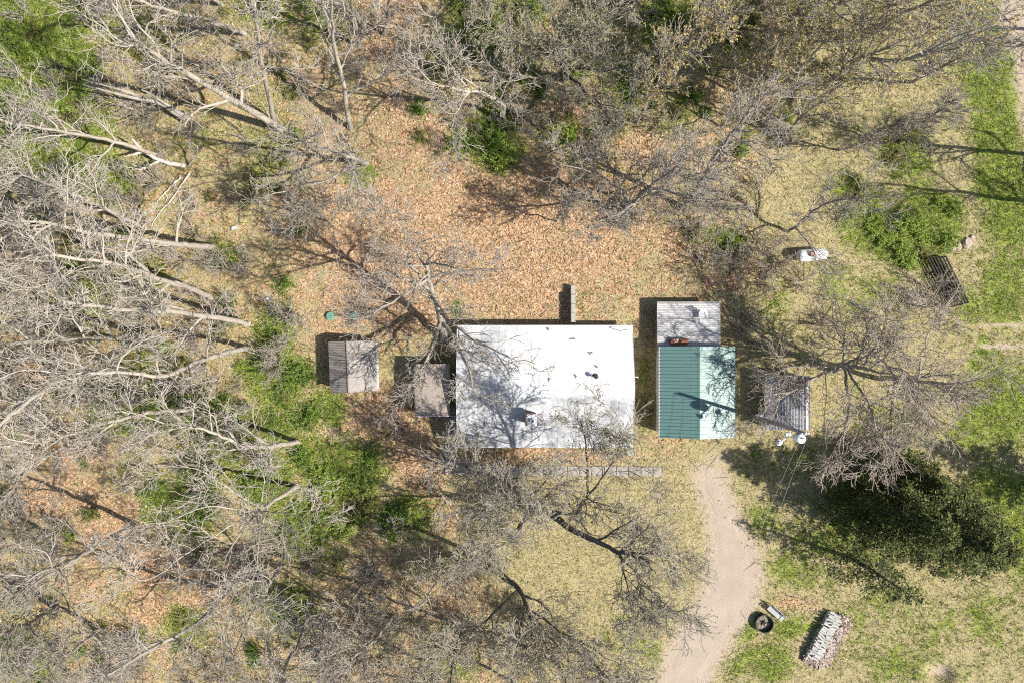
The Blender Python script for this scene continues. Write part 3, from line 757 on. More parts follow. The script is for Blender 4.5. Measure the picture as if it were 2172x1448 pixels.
def grey_shed():
    e = 2.0
    x0, x1, y0, y1 = rect_world((1640, 797), (1716, 911), e)
    root = empty('weathered_shed', ((x0 + x1) / 2, (y0 + y1) / 2, float(gz((x0 + x1) / 2, (y0 + y1) / 2)) - .05))
    tag(root, 'small shed with dark weathered sheet roof and pale wall beside the utility pole', 'shed')
    w, d = x1 - x0, y1 - y0
    MB().box(0.0, 0, (e - .1) / 2 - .15, w - .04, d - .1, e - .1 + .3).build('wall', M['white_paint'], root)
    ns = 4; 
    V, F = corrugated(d, w / ns + .04, 0.15, 0.025)
    me = MB().add([(y, x, z) for x, y, z in V], [f[::-1] for f in F]).mesh('roof_sheet', M['galv_dark'])
    for i in range(ns):
        x = -w / 2 + (i + .5) * w / ns
        link_mesh('roof_sheet', me, root, (x, 0, e + 0.02 + .004 * (i % 2) + 0.02 * i), (0, 0, 0))
    MB().add([(-w / 2 - .62, -d / 2, e - .25), (-w / 2 + .03, -d / 2, e + .02), (-w / 2 + .03, d / 2, e + .02), (-w / 2 - .62, d / 2, e - .25), (-w / 2 - .62, -d / 2, e - .3), (-w / 2 + .03, -d / 2, e - .03), (-w / 2 + .03, d / 2, e - .03), (-w / 2 - .62, d / 2, e - .3)],
             [(0, 1, 2, 3), (7, 6, 5, 4), (0, 4, 5, 1), (1, 5, 6, 2), (2, 6, 7, 3), (3, 7, 4, 0)]).build('added_light_strip', M['galv'], root)  # added sheet, tilted to catch light where the pale wall shows
    MB().box(0, d / 2 + .03, e - .02, w, .06, .14).build('edge_trim', M['galv'], root)
    MB().box(w / 2 - .25, 0, e + .12, .14, d, .04).build('batten', M['galv'], root)
    for yy in (-d / 4, d / 5):
        MB().box(0.1, yy, e + .10, w - .3, .07, .05).build('batten', M['galv_dark'], root)
    FOOT.append((x0, x1, y0, y1))
grey_shed()

def retaining_wall():
    a = P(1210, 684, 1.3); b = P(1210, 606, 1.1)
    xc = 5.6; y0, y1 = a.y, b.y
    root = empty('retaining_wall', (xc, (y0 + y1) / 2, 0.3))
    tag(root, 'short concrete block retaining wall running out from the white house', 'wall')
    bm_ = MB(); bm_.box(0, 0, 0, 0.40, 0.96, 0.28, bev=.02); me = bm_.mesh('block', M['block'])
    n = 4; L = (y1 - y0) / n
    z0 = float(gz(xc - .4, (y0 + y1) / 2)) - 0.35 - 0.3
    tops = [1.22, 1.12, 1.02, 0.78]
    for i in range(n):
        nc = int(round((tops[i] + 0.35) / .29))
        for c in range(nc):
            o = link_mesh('block', me, root, (random.uniform(-.01, .01), y0 + (i + .5) * L - (y0 + y1) / 2, z0 + .14 + c * .29))
            o.scale = (1, (L - .02) / .96, 1); o.rotation_euler = (0, 0, random.uniform(-.02, .02))
    FOOT.append((xc - .25, xc + .25, y0, y1))
retaining_wall()

def walkway():
    root = empty('walkway', P(1180, 995)); tag(root, kind='structure')
    ro = root.location
    def slab(p0, p1):
        a = P(*p0); b = P(*p1); r = random.Random(int(p0[0] * 7 + p0[1]))
        cx, cy_ = (a.x + b.x) / 2, (a.y + b.y) / 2
        o = MB().box(0, 0, 0, abs(b.x - a.x), abs(b.y - a.y), .16, bev=.015).build('slab', M['concrete'], root, (cx - ro.x, cy_ - ro.y, float(gz(cx, cy_)) - ro.z + r.uniform(-.005, .02)))
        o.rotation_euler = (r.uniform(-.01, .01), r.uniform(-.01, .01), r.uniform(-.012, .012))
    x = 944.0; i = 0
    while x < 1398:
        w = [26, 25.5, 27, 25, 26.5][i % 5]
        slab((x, 985 + i * .25), (min(x + w - 1.6, 1402), 1005 + i * .25)); x += w; i += 1
    y = 884.0; i = 0
    while y < 972:
        slab((944, y), (969, y + 23)); y += 25; i += 1
    FOOT.append((P(944, 0).x, P(1402, 0).x, P(0, 1006).y, P(0, 986).y)); FOOT.append((P(944, 0).x, P(970, 0).x, P(0, 985).y, P(0, 884).y))
walkway()

def box_thing(name, label, cat, px, py, sx, sy, sz, mat, rz=0, group=None, z=None):
    p = P(px, py, z)
    o = MB().box(0, 0, sz / 2, sx, sy, sz, bev=min(sx, sy, sz) * .12).build(name, mat, None, p, (0, 0, rz))
    return tag(o, label, cat, group)
# step/splash block at the corner of the house
def splash_block():
    p = P(1338, 958); root = empty('splash_block', p, .1); tag(root, 'pale concrete splash block under the corner of the white roof', 'block')
    MB().box(0, 0, .05, .8, .6, .1, bev=.02).build('base', M['block'], root)
    MB().box(-.36, 0, .14, .08, .6, .1).build('side', M['block'], root); MB().box(.36, 0, .14, .08, .6, .1).build('side', M['block'], root)
splash_block()

# ------------------------------------------------------------------ utility pole, wires, tank, septic lids
def utility_pole():
    b = P(1600, 882); top = P(1709, 919, 11.4)
    root = empty('utility_pole', b); tag(root, 'tall wooden utility pole with transformer and lamp arm by the weathered shed', 'utility pole')
    t = top - b
    MB().tube([Vector((0, 0, -.5)), t * .33, t * .66, t], [.21, .19, .165, .14], 12).build('pole', M['pole'], root, smooth=True)
    at = lambda h: t * (h / 11.4)
    p = at(10.0) + Vector((.05, -.55, 0))
    tr = MB().lathe([(.05, -.5), (.33, -.48), (.36, -.4), (.36, .35), (.38, .37), (.38, .43), (.3, .5), (0, .53)], p, 16).build('transformer', M['steel'], root, smooth=False)
    MB().lathe([(.05, 0), (.09, .05), (.05, .1), (.09, .15), (.05, .2), (.03, .32)], p + Vector((0.1, .05, .5)), 8).build('bushing', M['plastic_white'], tr)
    MB().box(p.x, p.y + .38, p.z, .16, .3, .5).build('bracket', M['dark_metal'], tr)
    a0 = at(8.6); a1 = a0 + Vector((-.35, -.55, .35)); a2 = a0 + Vector((-1.0, -1.0, .45))
    ar = MB().tube([a0, a1, a2], .05, 6).build('lamp_arm', M['steel'], root)
    l = MB(); l.lathe([(.0, .16), (.12, .14), (.17, 0), (.26, -.1), (.2, -.18), (0, -.2)], a2 + Vector((-.1, -.06, 0)), 14); l.build('lamp_head', M['plastic_white'], ar)
    c = MB(); c.tube([at(7.9) + Vector((-.2, -.6, 0)), at(7.9) + Vector((.2, -.5, 0))], .2, 10); c.build('cable_coil', M['steel'], root)
    for s in (-.25, .25):
        MB().lathe([(.04, 0), (.08, .06), (.04, .12), (.07, .18), (0, .22)], at(11.2) + Vector((s, .05 * s, .0)), 8).build('insulator', M['plastic_white'], root)
    MB().box(at(11.15).x, at(11.15).y, at(11.15).z, .7, .09, .11).build('crossarm', M['pole'], root)
    MB().box(-.12, .22, 1.6, .5, .28, .75, bev=.04).build('meter_box', M['steel'], root)
    MB().tube([(-.18, .14, 0), (-.16, .14, 1.3)], .05, 6).build('conduit', M['steel'], root)
    MB().tube([(.12, -.2, 1.9), (.13, -.2, 3.6), (.15, -.2, 8.5)], .04, 6).build('conduit', M['pole'], root)
    MB().lathe([(.0, .2), (.1, .16), (.13, 0), (.0, -.02)], (.28, -.18, 1.7), 10).build('weatherhead', M['plastic_white'], root)
    # two service wires
    for k, (ex, ey) in enumerate(((1440, 1640), (1490, 1640))):
        s0 = b + at(11.2) + Vector((-.25 + .5 * k, 0, .2)); e0 = P(ex, ey, 9.5)
        pts = []
        for i in range(25):
            u = i / 24; q = s0.lerp(e0, u); q.z -= 2.6 * 4 * u * (1 - u) * .5; pts.append(q)
        o = MB().tube(pts, .009, 5).build('service_wire', M['wire'])
        tag(o, 'thin overhead service wire strung from the utility pole', 'wire', 'service wires from the pole')
utility_pole()

def tank():
    p = P(1722, 541, .8)
    root = empty('propane_tank', (p.x, p.y, float(gz(p.x, p.y))), radians(4)); tag(root, 'white propane tank with a red lid among bare branches', 'tank')
    prof = []; r = .56; L = 2.0
    pts = []; rd = []
    for i in range(7):
        a = pi / 2 * i / 6; pts.append((-L / 2 - r * .8 * cos(a), 0, .85)); rd.append(max(.02, r * sin(a)))
    for i in range(7):
        a = pi / 2 * i / 6; pts.append((L / 2 + r * .8 * sin(a), 0, .85)); rd.append(max(.02, r * cos(a)))
    MB().tube(pts, rd, 20).build('body', M['tank_white'], root, smooth=True)
    MB().lathe([(.27, 0), (.27, .2), (.2, .28), (0, .3)], (-.25, 0.03, 1.36), 14).build('valve_lid', M['tank_red'], root)
    for sx in (-.7, .7): MB().box(sx, 0, .18, .18, .8, .5).build('leg', M['block'], root)
tank()
for px, py, lb in ((702, 671, 'green round plastic septic lid in clear view on fallen leaves'), (752, 671, 'green round plastic septic lid half hidden under a curl of pale branches')):
    p = P(px, py); root = empty('septic_lid', p); tag(root, lb, 'lid', 'green septic lids')
    MB().lathe([(.36, -.1), (.36, .2), (.40, .22), (.40, .28), (.36, .31), (0, .345)], (0, 0, 0), 24).build('riser', M['septic'], root)
    for k in range(6):
        a = k * pi / 3
        MB().box(.2 * cos(a), .2 * sin(a), .335, .3, .03, .025, Matrix.Rotation(0, 4, 'Z')).build('rib', M['septic'], root, None, None)

# ------------------------------------------------------------------ fire ring, bench, firewood, slatted rack
def fire_ring():
    p = P(1618, 1318); root = empty('fire_ring', p); tag(root, 'round dark steel fire ring with ashes on the grass', 'fire ring')
    MB().lathe([(.80, -.1), (.82, .5), (.86, .52), (.78, .52), (.765, .48), (.75, .02)], (0, 0, 0), 28).build('ring', M['dark_metal'], root, smooth=False)
    a = MB(); k = 18
    V = [(0, 0, .16)]; 
    for ri, r in enumerate((.28, .52, .755)):
        for j in range(k):
            an = 2 * pi * j / k; V.append((r * cos(an), r * sin(an), .15 - .04 * ri + random.uniform(-.04, .04)))
    F = [(0, 1 + j, 1 + (j + 1) % k) for j in range(k)]
    for ri in range(2):
        for j in range(k): F.append((1 + ri * k + j, 1 + (ri + 1) * k + j, 1 + (ri + 1) * k + (j + 1) % k, 1 + ri * k + (j + 1) % k))
    a.add(V, F).build('ash_bed', M['ash'], root)
    for j in range(5):
        an = j * 1.3; MB().tube([(.35 * cos(an), .35 * sin(an), .14), (-.2 * cos(an + .4), -.2 * sin(an + .4), .3)], .045, 6).build('charred_log', M['dark_wood'], root)
fire_ring()

def bench():
    c = P(1644, 1298, .4); ang = math.atan2(-(1310 - 1286), (1657 - 1630))
    root = empty('garden_bench', (c.x, c.y, float(gz(c.x, c.y))), ang); tag(root, 'grey slatted garden bench beside the fire ring', 'bench')
    for k in range(6): MB().box(0, -.22 + k * .095, .44, 1.65, .07, .035).build('seat_slat', M['bench'], root)
    for k in range(4): MB().box(0, .31 + k * .02, .56 + k * .12, 1.65, .03, .09).build('back_slat', M['bench'], root)
    for sx in (-.78, .78):
        MB().box(sx, -.2, .22, .06, .06, .44).build('leg', M['dark_metal'], root); MB().box(sx, .3, .45, .06, .06, .9).build('leg', M['dark_metal'], root)
        MB().box(sx, .03, .64, .07, .6, .04).build('armrest', M['bench'], root)
bench()

def firewood():
    a = P(1768, 1296); b = P(1718, 1392)
    ax = (b - a); ax.z = 0; L = ax.length; ax.normalize(); sd = Vector((-ax.y, ax.x, 0))
    rr = random.Random(5); sdir = math.atan2(sd.y, sd.x)
    mes = []
    for v in range(4):      # split logs: wedge-like, uneven section
        n = 6; poly = [(rr.uniform(.085, .14) * cos(2 * pi * i / n + .3), rr.uniform(.075, .12) * sin(2 * pi * i / n + .3)) for i in range(n)]
        V = [(-.33, y, z) for y, z in poly] + [(.33, y * rr.uniform(.85, 1.1), z * rr.uniform(.85, 1.1)) for y, z in poly]
        F = [tuple(range(n)), tuple(range(2 * n - 1, n - 1, -1))] + [(i, n + i, n + (i + 1) % n, (i + 1) % n) for i in range(n)]
        mes.append(MB().add(V, F).mesh('firewood_log', M['firewood']))
    for row in range(2):
        for lay in range(4):
            n = 20 if lay < 3 else 15
            for i in range(n):
                u = (i + .5 + rr.uniform(-.2, .2)) / n
                if lay == 3: u = .08 + u * .84
                p = a + ax * (L * u) + sd * ((row - .5) * .62 + rr.uniform(-.09, .09)); z = float(gz(p.x, p.y)) + .09 + lay * .19 + rr.uniform(-.02, .03)
                o = link_mesh('firewood_log', mes[rr.randrange(4)], None, (p.x, p.y, z), (rr.uniform(0, 6.28), rr.uniform(-.08, .08), sdir + rr.uniform(-.3, .3)))
                tag(o, 'weathered split log in the firewood stack near the fire ring', 'log', 'split logs of the firewood stack')
    # loose bark and splinters heaped on the far side
    V = []; F = []; n = 1100
    for i in range(n):
        u = rr.uniform(-.02, 1.0); w = rr.uniform(.5, 2.0); p = a + ax * (L * u) + sd * w
        if rr.random() < .18: p = a + ax * (L * rr.uniform(.95, 1.12)) + sd * rr.uniform(-.6, 1.3)
        hgt = .38 * math.exp(-((w - 1.0) / .5) ** 2)
        z = float(gz(p.x, p.y)) + hgt + rr.uniform(0, .06); an = rr.uniform(0, 6.28); l = rr.uniform(.08, .3); wd = rr.uniform(.03, .08)
        d = Vector((cos(an) * l, sin(an) * l, rr.uniform(-.08, .08))); e_ = Vector((-sin(an) * wd, cos(an) * wd, rr.uniform(-.04, .04))); c = Vector((p.x, p.y, z))
        k = len(V); V += [c - d - e_, c + d - e_, c + d + e_, c - d + e_]; F.append((k, k + 1, k + 2, k + 3))
    # solid heap under the chips
    o = MB().add(V, F).build('bark_chips', M['bark_chip']); tag(o, 'loose bark and splinters heaped beside the firewood stack', 'bark', kind='stuff')
firewood()

def slat_rack():
    A = P(1970, 548, .7); B = P(2006, 544, .7); C_ = P(2054, 642, .7); D = P(2030, 648, .7)
    z0 = float(gz(B.x, B.y)); root = empty('slatted_rack', (B.x, B.y, z0)); tag(root, 'long dark wooden rack of parallel slats overgrown beside green bushes', 'rack')
    o = Vector((B.x, B.y, 0))
    def loc(v, z): return Vector((v.x - o.x, v.y - o.y, z))
    W = 7
    for k in range(W):
        t = k / (W - 1); p = B.lerp(A, t * 1.05); q = C_.lerp(D, t * 1.35)
        a = loc(p, .7); b = loc(q, .7); d = (b - a); ang = math.atan2(d.y, d.x); mid = (a + b) / 2
        MB().box(0, 0, 0, d.length, .10, .12, Matrix.Translation(mid) @ Matrix.Rotation(ang, 4, 'Z')).build('slat', M['dark_wood'], root)  # dark weathered wood, with the slats' shaded side painted into its tone
    for t in (0.0, .33, .66, 1.0):
        a = loc(B.lerp(C_, t), .58); b = loc(A.lerp(D.lerp(C_, -.35), t), .58); d = b - a
        MB().box(0, 0, 0, d.length + .2, .14, .14, Matrix.Translation((a + b) / 2) @ Matrix.Rotation(math.atan2(d.y, d.x), 4, 'Z')).build('crossbeam', M['dark_wood'], root)
        for q in (a, b): MB().box(q.x, q.y, .22, .12, .12, .7).build('leg', M['dark_wood'], root)
slat_rack()

# small things lying about
for nm, lb, cat, px, py, dims, mat, rz in (
    ('paint_bucket', 'white plastic bucket lying in the leaf litter west of the clearing', 'bucket', 498, 484, (.4, .32, .3), 'plastic_white', .2),
    ('plastic_jug', 'white plastic jug in the brush beside grey branches', 'jug', 566, 636, (.4, .28, .3), 'plastic_white', .8),
    ('teal_box', 'small teal box lying near the fallen pale branches', 'box', 309, 453, (.4, .2, .15), 'teal', 0)):
    p = P(px, py); root = empty(nm, p, rz); tag(root, lb, cat)
    MB().tube([(-dims[0] / 2, 0, dims[2] * .5), (-dims[0] * .1, 0, dims[2] * .55), (dims[0] / 2, 0, dims[2] * .5)], [dims[1] * .4, dims[1] * .5, dims[1] * .45], 12).build('body', M[mat], root)
    MB().tube([(dims[0] / 2, 0, dims[2] * .5), (dims[0] / 2 + .06, 0, dims[2] * .5)], dims[1] * .3, 10).build('lid', M[mat], root)
bp = P(305, 378)
for k, (dx, dy, sx, sy, rz, z) in enumerate(((-.25, .2, .75, .75, .25, .25), (.35, .1, .55, .85, -.6, .3), (.55, -.05, .5, .6, -.55, .4), (-.05, -.55, .5, .75, .1, .12))):
    o = MB().box(0, 0, 0, sx, sy, .05).build('brown_panel', M['board_brown'], None, (bp.x + dx, bp.y + dy, bp.z + z), (.12 * (-1) ** k, .1, rz))
    tag(o, 'brown weathered panel leaning in the pile near the fallen pale branch', 'panel', 'brown panels in the pile')
p = P(858, 868); o = MB().box(0, 0, .06, 1.9, .2, .1, bev=.02).build('fallen_board', M['brick'], None, p, (0, 0, .06)); tag(o, 'reddish board lying on the leaves beside the annex', 'board')
for k, (x0, y0, x1, y1) in enumerate(((694, 905, 722, 938), (702, 903, 735, 941), (712, 906, 742, 936), (698, 912, 716, 934))):
    a = P(x0, y0); b = P(x1, y1); d = b - a
    o = MB().tube([Vector((-d.length / 2, 0, .1)), Vector((0, 0, .12)), Vector((d.length / 2, 0, .08))], [.05, .06, .045], 6).build('fence_rail', M['old_wood'], None, (a + b) / 2, (0, 0, math.atan2(d.y, d.x)))
    tag(o, 'thin weathered rail lying on the ground at the edge of the green thicket', 'rail', 'rails lying by the thicket')

# ------------------------------------------------------------------ bare trees
def nrm(v): return v / np.maximum(np.linalg.norm(v, axis=-1, keepdims=True), 1e-9)

def tubes(pts, rad, k=3):
    """pts (B,n,3), rad (B,n) -> open tubes"""
    B, n, _ = pts.shape
    t = np.empty_like(pts); t[:, 1:-1] = pts[:, 2:] - pts[:, :-2]; t[:, 0] = pts[:, 1] - pts[:, 0]; t[:, -1] = pts[:, -1] - pts[:, -2]
    t = nrm(t)
    m = nrm(pts[:, -1] - pts[:, 0])
    ref = np.where(np.abs(m[:, 2:3]) < 0.8, np.array([[0, 0, 1.0]]), np.array([[1.0, 0, 0]]))
    u = np.cross(m, ref)[:, None, :]; u = nrm(u - t * np.sum(u * t, -1, keepdims=True)); w = np.cross(t, u)
    a = 2 * pi * np.arange(k) / k
    V = pts[:, :, None, :] + rad[:, :, None, None] * (u[:, :, None, :] * np.cos(a)[:, None] + w[:, :, None, :] * np.sin(a)[:, None])
    i = np.arange(B * n * k).reshape(B, n, k)
    a0 = i[:, :-1, :]; b0 = i[:, 1:, :]
    Q = np.stack([a0, np.roll(a0, -1, 2), np.roll(b0, -1, 2), b0], -1).reshape(-1, 4)
    return V.reshape(-1, 3), Q

def walk(rng, p0, d0, L, n, jit, up):
    B = len(p0); out = np.empty((B, n, 3)); out[:, 0] = p0; d = nrm(d0); st = (L / (n - 1))[:, None]
    for i in range(1, n):
        d = nrm(d + jit * rng.standard_normal((B, 3)) + np.array([0, 0, 1.0]) * up)
        out[:, i] = out[:, i - 1] + d * st
    return out

def spawn(rng, pts, rad, cnt, tlo, thi, alo, ahi, L, n, jit, up, rs=0.7, rmax=9.0, rtip=0.4, flat=0.0):
    """children along parents; L(t, plen) gives lengths"""
    B, m, _ = pts.shape
    t = tlo + (thi - tlo) * (np.arange(cnt)[None, :] + rng.random((B, cnt))) / cnt
    f = t * (m - 1); i = np.minimum(f.astype(int), m - 2); fr = (f - i)[..., None]
    bi = np.arange(B)[:, None]
    p = pts[bi, i] * (1 - fr) + pts[bi, i + 1] * fr
    tan = nrm(pts[bi, i + 1] - pts[bi, i])
    r = rad[bi, i] * (1 - fr[..., 0]) + rad[bi, i + 1] * fr[..., 0]
    q = rng.standard_normal((B, cnt, 3)); q[..., 2] *= (1 - flat)
    q = nrm(q - tan * np.sum(q * tan, -1, keepdims=True))
    an = alo + (ahi - alo) * rng.random((B, cnt, 1))
    d = tan * np.cos(an) + q * np.sin(an)
    plen = np.linalg.norm(np.diff(pts, axis=1), axis=-1).sum(1)[:, None]
    ln = L(t, plen) * (0.6 + 0.75 * rng.random((B, cnt)))
    p = p.reshape(-1, 3); d = d.reshape(-1, 3); ln = ln.ravel(); r0 = np.minimum(r.ravel() * rs, rmax)
    P_ = walk(rng, p, d, ln, n, jit, up)
    R_ = r0[:, None] * np.linspace(1, rtip, n)[None, :]
    return P_, R_

def smooth_path(pts, per=4, jit=0.0, rng=None):
    pts = np.asarray(pts, float); n = len(pts); out = []
    ext = np.vstack([2 * pts[0] - pts[1], pts, 2 * pts[-1] - pts[-2]])
    for i in range(n - 1):
        p0, p1, p2, p3 = ext[i:i + 4]
        for j in range(per):
            t = j / per
            out.append(0.5 * ((2 * p1) + (-p0 + p2) * t + (2 * p0 - 5 * p1 + 4 * p2 - p3) * t * t + (-p0 + 3 * p1 - 3 * p2 + p3) * t ** 3))
    out.append(pts[-1]); out = np.array(out)
    if jit: out[1:-1] += rng.standard_normal(out[1:-1].shape) * jit
    return out

def cat_mesh(name, parts, mats, smooth=False):
    V = []; Q = []; k = 0
    for v, q in parts: V.append(v); Q.append(q + k); k += len(v)
    return np_mesh(name, np.concatenate(V), np.concatenate(Q), mats=mats, smooth=smooth)

def leaf_quads(rng, C, size, flat=0.3):
    """one small folded leaf quad at each centre"""
    n = len(C); a = rng.standard_normal((n, 3)); a[:, 2] *= flat; a = nrm(a)
    b = rng.standard_normal((n, 3)); b = nrm(np.cross(a, nrm(b + np.array([0, 0, 2.0]))))
    s = size * (0.6 + 0.8 * rng.random((n, 1)))
    V = np.stack([C - a * s, C + b * s * .55, C + a * s, C - b * s * .55], 1).reshape(-1, 3)
    return V, np.arange(4 * n).reshape(n, 4)

STY = {  # bark, twig, jitter, up, leaf material
 'W': ('bark_pale', 'twig_pale', .24, .03, None), 'G': ('bark_grey', 'twig_grey', .20, .05, None), 'D': ('bark_dark', 'twig_grey', .22, .03, 'leaf_bud'),
 'Y': ('bark_grey', 'twig_grey', .18, .06, 'leaf_young'), 'T': ('bark_grey', 'twig_tan', .15, .0, None), 'F': ('bark_grey', 'twig_grey', .12, .08, None)}
TRI = [0]
def tree(seed, base, path, r0, sty, label, group, ll=4.5, nl=8, limbs=(), dens=1.0, tlo=.42, name='bare_tree', ang=(.5, 1.15), droop=0.0, leafn=1.0):
    rng = np.random.default_rng(seed * 31 + 5)
    bk, tw, jit, up, leaf = STY[sty]; up = up - droop
    b = P(*base); bo = np.array(b)
    root = empty(name, b); tag(root, label, 'tree', group)
    tr = [np.array([0, 0, -0.3])] + [np.array(P(x, y, b.z + h)) - bo for x, y, h in path]
    tr.insert(1, tr[0] * 0 + np.array([0, 0, 0.1]) * 1 + (tr[1]) * 0.06)
    T = smooth_path(tr, 5, 0.05, rng); n = len(T)
    TR = r0 * (1 - 0.72 * np.linspace(0, 1, n) ** 0.9); TR[:2] *= 1.35; TR[2] *= 1.12
    V, Q = tubes(T[None], TR[None], 9)
    link_mesh('trunk', np_mesh('trunk', V, Q, mats=[M[bk]], smooth=True), root)
    TRI[0] += 2 * len(Q)
    L1 = []; EX = []
    for lp in limbs:
        pts = np.array([np.array(P(x, y, b.z + h)) - bo for x, y, h in lp])
        # start on the trunk
        j = np.argmin(np.linalg.norm(T - pts[0], axis=1)); hold = (np.linalg.norm(T[j] - pts[0]), T[j], TR[j])
        for eq, er in EX:
            k = np.argmin(np.linalg.norm(eq - pts[0], axis=1)); dd = np.linalg.norm(eq[k] - pts[0])
            if dd < hold[0] - .3: hold = (dd, eq[k], er[k] * 1.15)
        pts[0] = hold[1]
        q = smooth_path(pts, 4, 0.07, rng)
        rr = min(hold[2] * .8, r0 * .62) * (1 - .86 * np.linspace(0, 1, len(q)) ** .75)
        L1.append((q, rr)); EX.append((q, rr))
        pl_ = np.linalg.norm(np.diff(q, axis=0), axis=1).sum(); ks = int(round(pl_ / 2.0 * dens))
        sp, sr = spawn(rng, q[None], rr[None], max(2, ks), .25, 1, .5, 1.15, lambda t, pl: 2.9 + 0 * t, 9, jit * .85, up, .6, .07, .35)
        L1 += [(sp[i], sr[i]) for i in range(len(sp))]
    if nl:
        p, r = spawn(rng, T[None], TR[None], nl, tlo, 1.0, ang[0], ang[1], lambda t, pl: ll * (1.15 - .45 * t), 12, jit * .75, up * 1.3, .62, r0 * .5, .28)
        L1 += [(p[i], r[i]) for i in range(len(p))]
    # leader continues past the trunk top
    p, r = spawn(rng, T[None], TR[None], 2, .97, 1.0, .1, .45, lambda t, pl: ll * .85, 12, jit * .7, up, .85, 9, .25)
    L1 += [(p[i], r[i]) for i in range(len(p))]
    for q, rr in L1:
        V, Q = tubes(q[None], rr[None], 5); TRI[0] += 2 * len(Q)
        link_mesh('limb', np_mesh('limb', V, Q, mats=[M[bk if rr[0] > .09 else tw]], smooth=True), root)
    # resample limbs to a common count
    N = 14
    A = np.stack([np.stack([np.interp(np.linspace(0, 1, N), np.linspace(0, 1, len(q)), q[:, c]) for c in range(3)], -1) for q, rr in L1])
    R = np.stack([np.interp(np.linspace(0, 1, N), np.linspace(0, 1, len(rr)), rr) for q, rr in L1])
    k2 = max(4, int(round(6.2 * dens ** .5))); k3 = max(3, int(round(5.2 * dens ** .4))); k4 = 2
    up2 = up * .8
    P2, R2 = spawn(rng, A, R, k2, .15, 1, .35, .95, lambda t, pl: np.clip(pl * .6, 1.0, 3.6) * (1.2 - .65 * t), 8, jit, up2, .62, .06, .4)
    P3, R3 = spawn(rng, P2, R2, k3, .15, 1, .3, .9, lambda t, pl: np.clip(pl * .55, .5, 1.8) * (1.2 - .5 * t), 5, jit * 1.0, up2, .75, .032, .55)
    P4, R4 = spawn(rng, P3, R3, k4, .25, 1, .3, .85, lambda t, pl: np.clip(pl * .5, .3, .8), 2, jit, up2, .8, .019, .7)
    R2 = np.maximum(R2, .025); R3 = np.maximum(R3, .0195); R4 = np.maximum(R4, .0145)
    parts = [tubes(P2, R2, 3), tubes(P3, R3, 3), tubes(P4, R4, 3)]
    TRI[0] += 2 * sum(len(q) for _, q in parts)
    tag(link_mesh('crown', cat_mesh('crown', parts, [M[tw]]), root), kind='stuff')
    if leaf:
        C = np.concatenate([P4[:, -1], (P4[:, 0] + P4[:, 1]) / 2, P3[:, -1]]); C = C[rng.random(len(C)) < .75 * leafn]
        C = C + rng.standard_normal(C.shape) * .05
        V, Q = leaf_quads(rng, C, .085 if sty == 'Y' else .066); TRI[0] += 2 * len(Q)
        tag(link_mesh('young_leaves', np_mesh('young_leaves', V, Q, mats=[M[leaf]]), root), kind='stuff')
    return root

WEST = ('tall pale bare tree among the bare trees west of the old shed', 'bare trees west of the old shed')
NW = ('pale crooked bare tree in the brush beyond the broken stump', 'bare trees beyond the broken stump')
NORTH = ('slim grey bare tree at the far edge of the woods behind the clearing', 'slim trees behind the clearing')
NE = ('grey tree with yellow budding leaves in the grove beyond the propane tank', 'budding trees beyond the propane tank')
SW = ('grey bare tree in the leaf-strewn woods beyond the green thicket', 'bare trees beyond the green thicket')
EAST = ('tall bare tree beside the green grass strip past the slatted rack', 'bare trees past the grass strip')
tree(1, (600, 275), [(480, 205, 8), (375, 145, 14), (290, 90, 18)], .42, 'W', 'biggest pale forked tree leaning over the broken stump', None, 5.5, 11)
tree(2, (583, 262), [(558, 150, 8), (545, 60, 13), (532, -20, 17)], .30, 'W', *NW, 5, 9)
tree(3, (742, 272), [(728, 180, 6), (708, 90, 11), (703, 0, 16)], .30, 'W', *NW, 4.6, 9)
tree(4, (778, 348), [(745, 335, 5), (700, 318, 10), (640, 300, 14)], .30, 'G', 'grey twisting bare tree whose trunk stands at the near end of the clearing', None, 5, 10,
     limbs=[[(760, 342, 3), (700, 380, 6), (620, 400, 9), (540, 430, 11)], [(745, 335, 5), (740, 400, 8), (660, 440, 10)]])
tree(5, (762, 98), [(750, 40, 5), (742, -40, 11)], .26, 'G', *NORTH, 3.8, 7)
tree(6, (816, 72), [(826, 10, 5), (834, -70, 11)], .26, 'G', *NORTH, 3.8, 7)
tree(7, (1070, 258), [(1066, 225, 3), (1045, 207, 6), (985, 192, 8.5), (930, 182, 10)], .26, 'W', 'white gnarled crooked tree arching over green undergrowth', None, 3.4, 8,
     limbs=[[(985, 192, 8), (955, 140, 10), (930, 60, 13)], [(990, 192, 8), (960, 260, 9), (965, 320, 10)], [(1045, 207, 6), (960, 150, 9), (900, 130, 12)]])
tree(8, (1196, 168), [(1192, 145, 3), (1190, 118, 5.5)], .42, 'D', 'many-stemmed spreading tree with thick forking limbs and pale buds', None, 5, 3, dens=1.2,
     limbs=[[(1192, 145, 3), (1150, 110, 6), (1110, 85, 9), (1050, 65, 12)], [(1192, 140, 3), (1185, 70, 8), (1160, 0, 13)], [(1195, 145, 3), (1240, 90, 7), (1290, 30, 12)],
            [(1195, 150, 2.5), (1250, 70, 8), (1250, -30, 14)], [(1192, 150, 2), (1120, 165, 5), (1050, 150, 8)], [(1195, 150, 3), (1290, 150, 7), (1370, 140, 10)], [(1200, 160, 2), (1260, 210, 5), (1300, 260, 8)]])
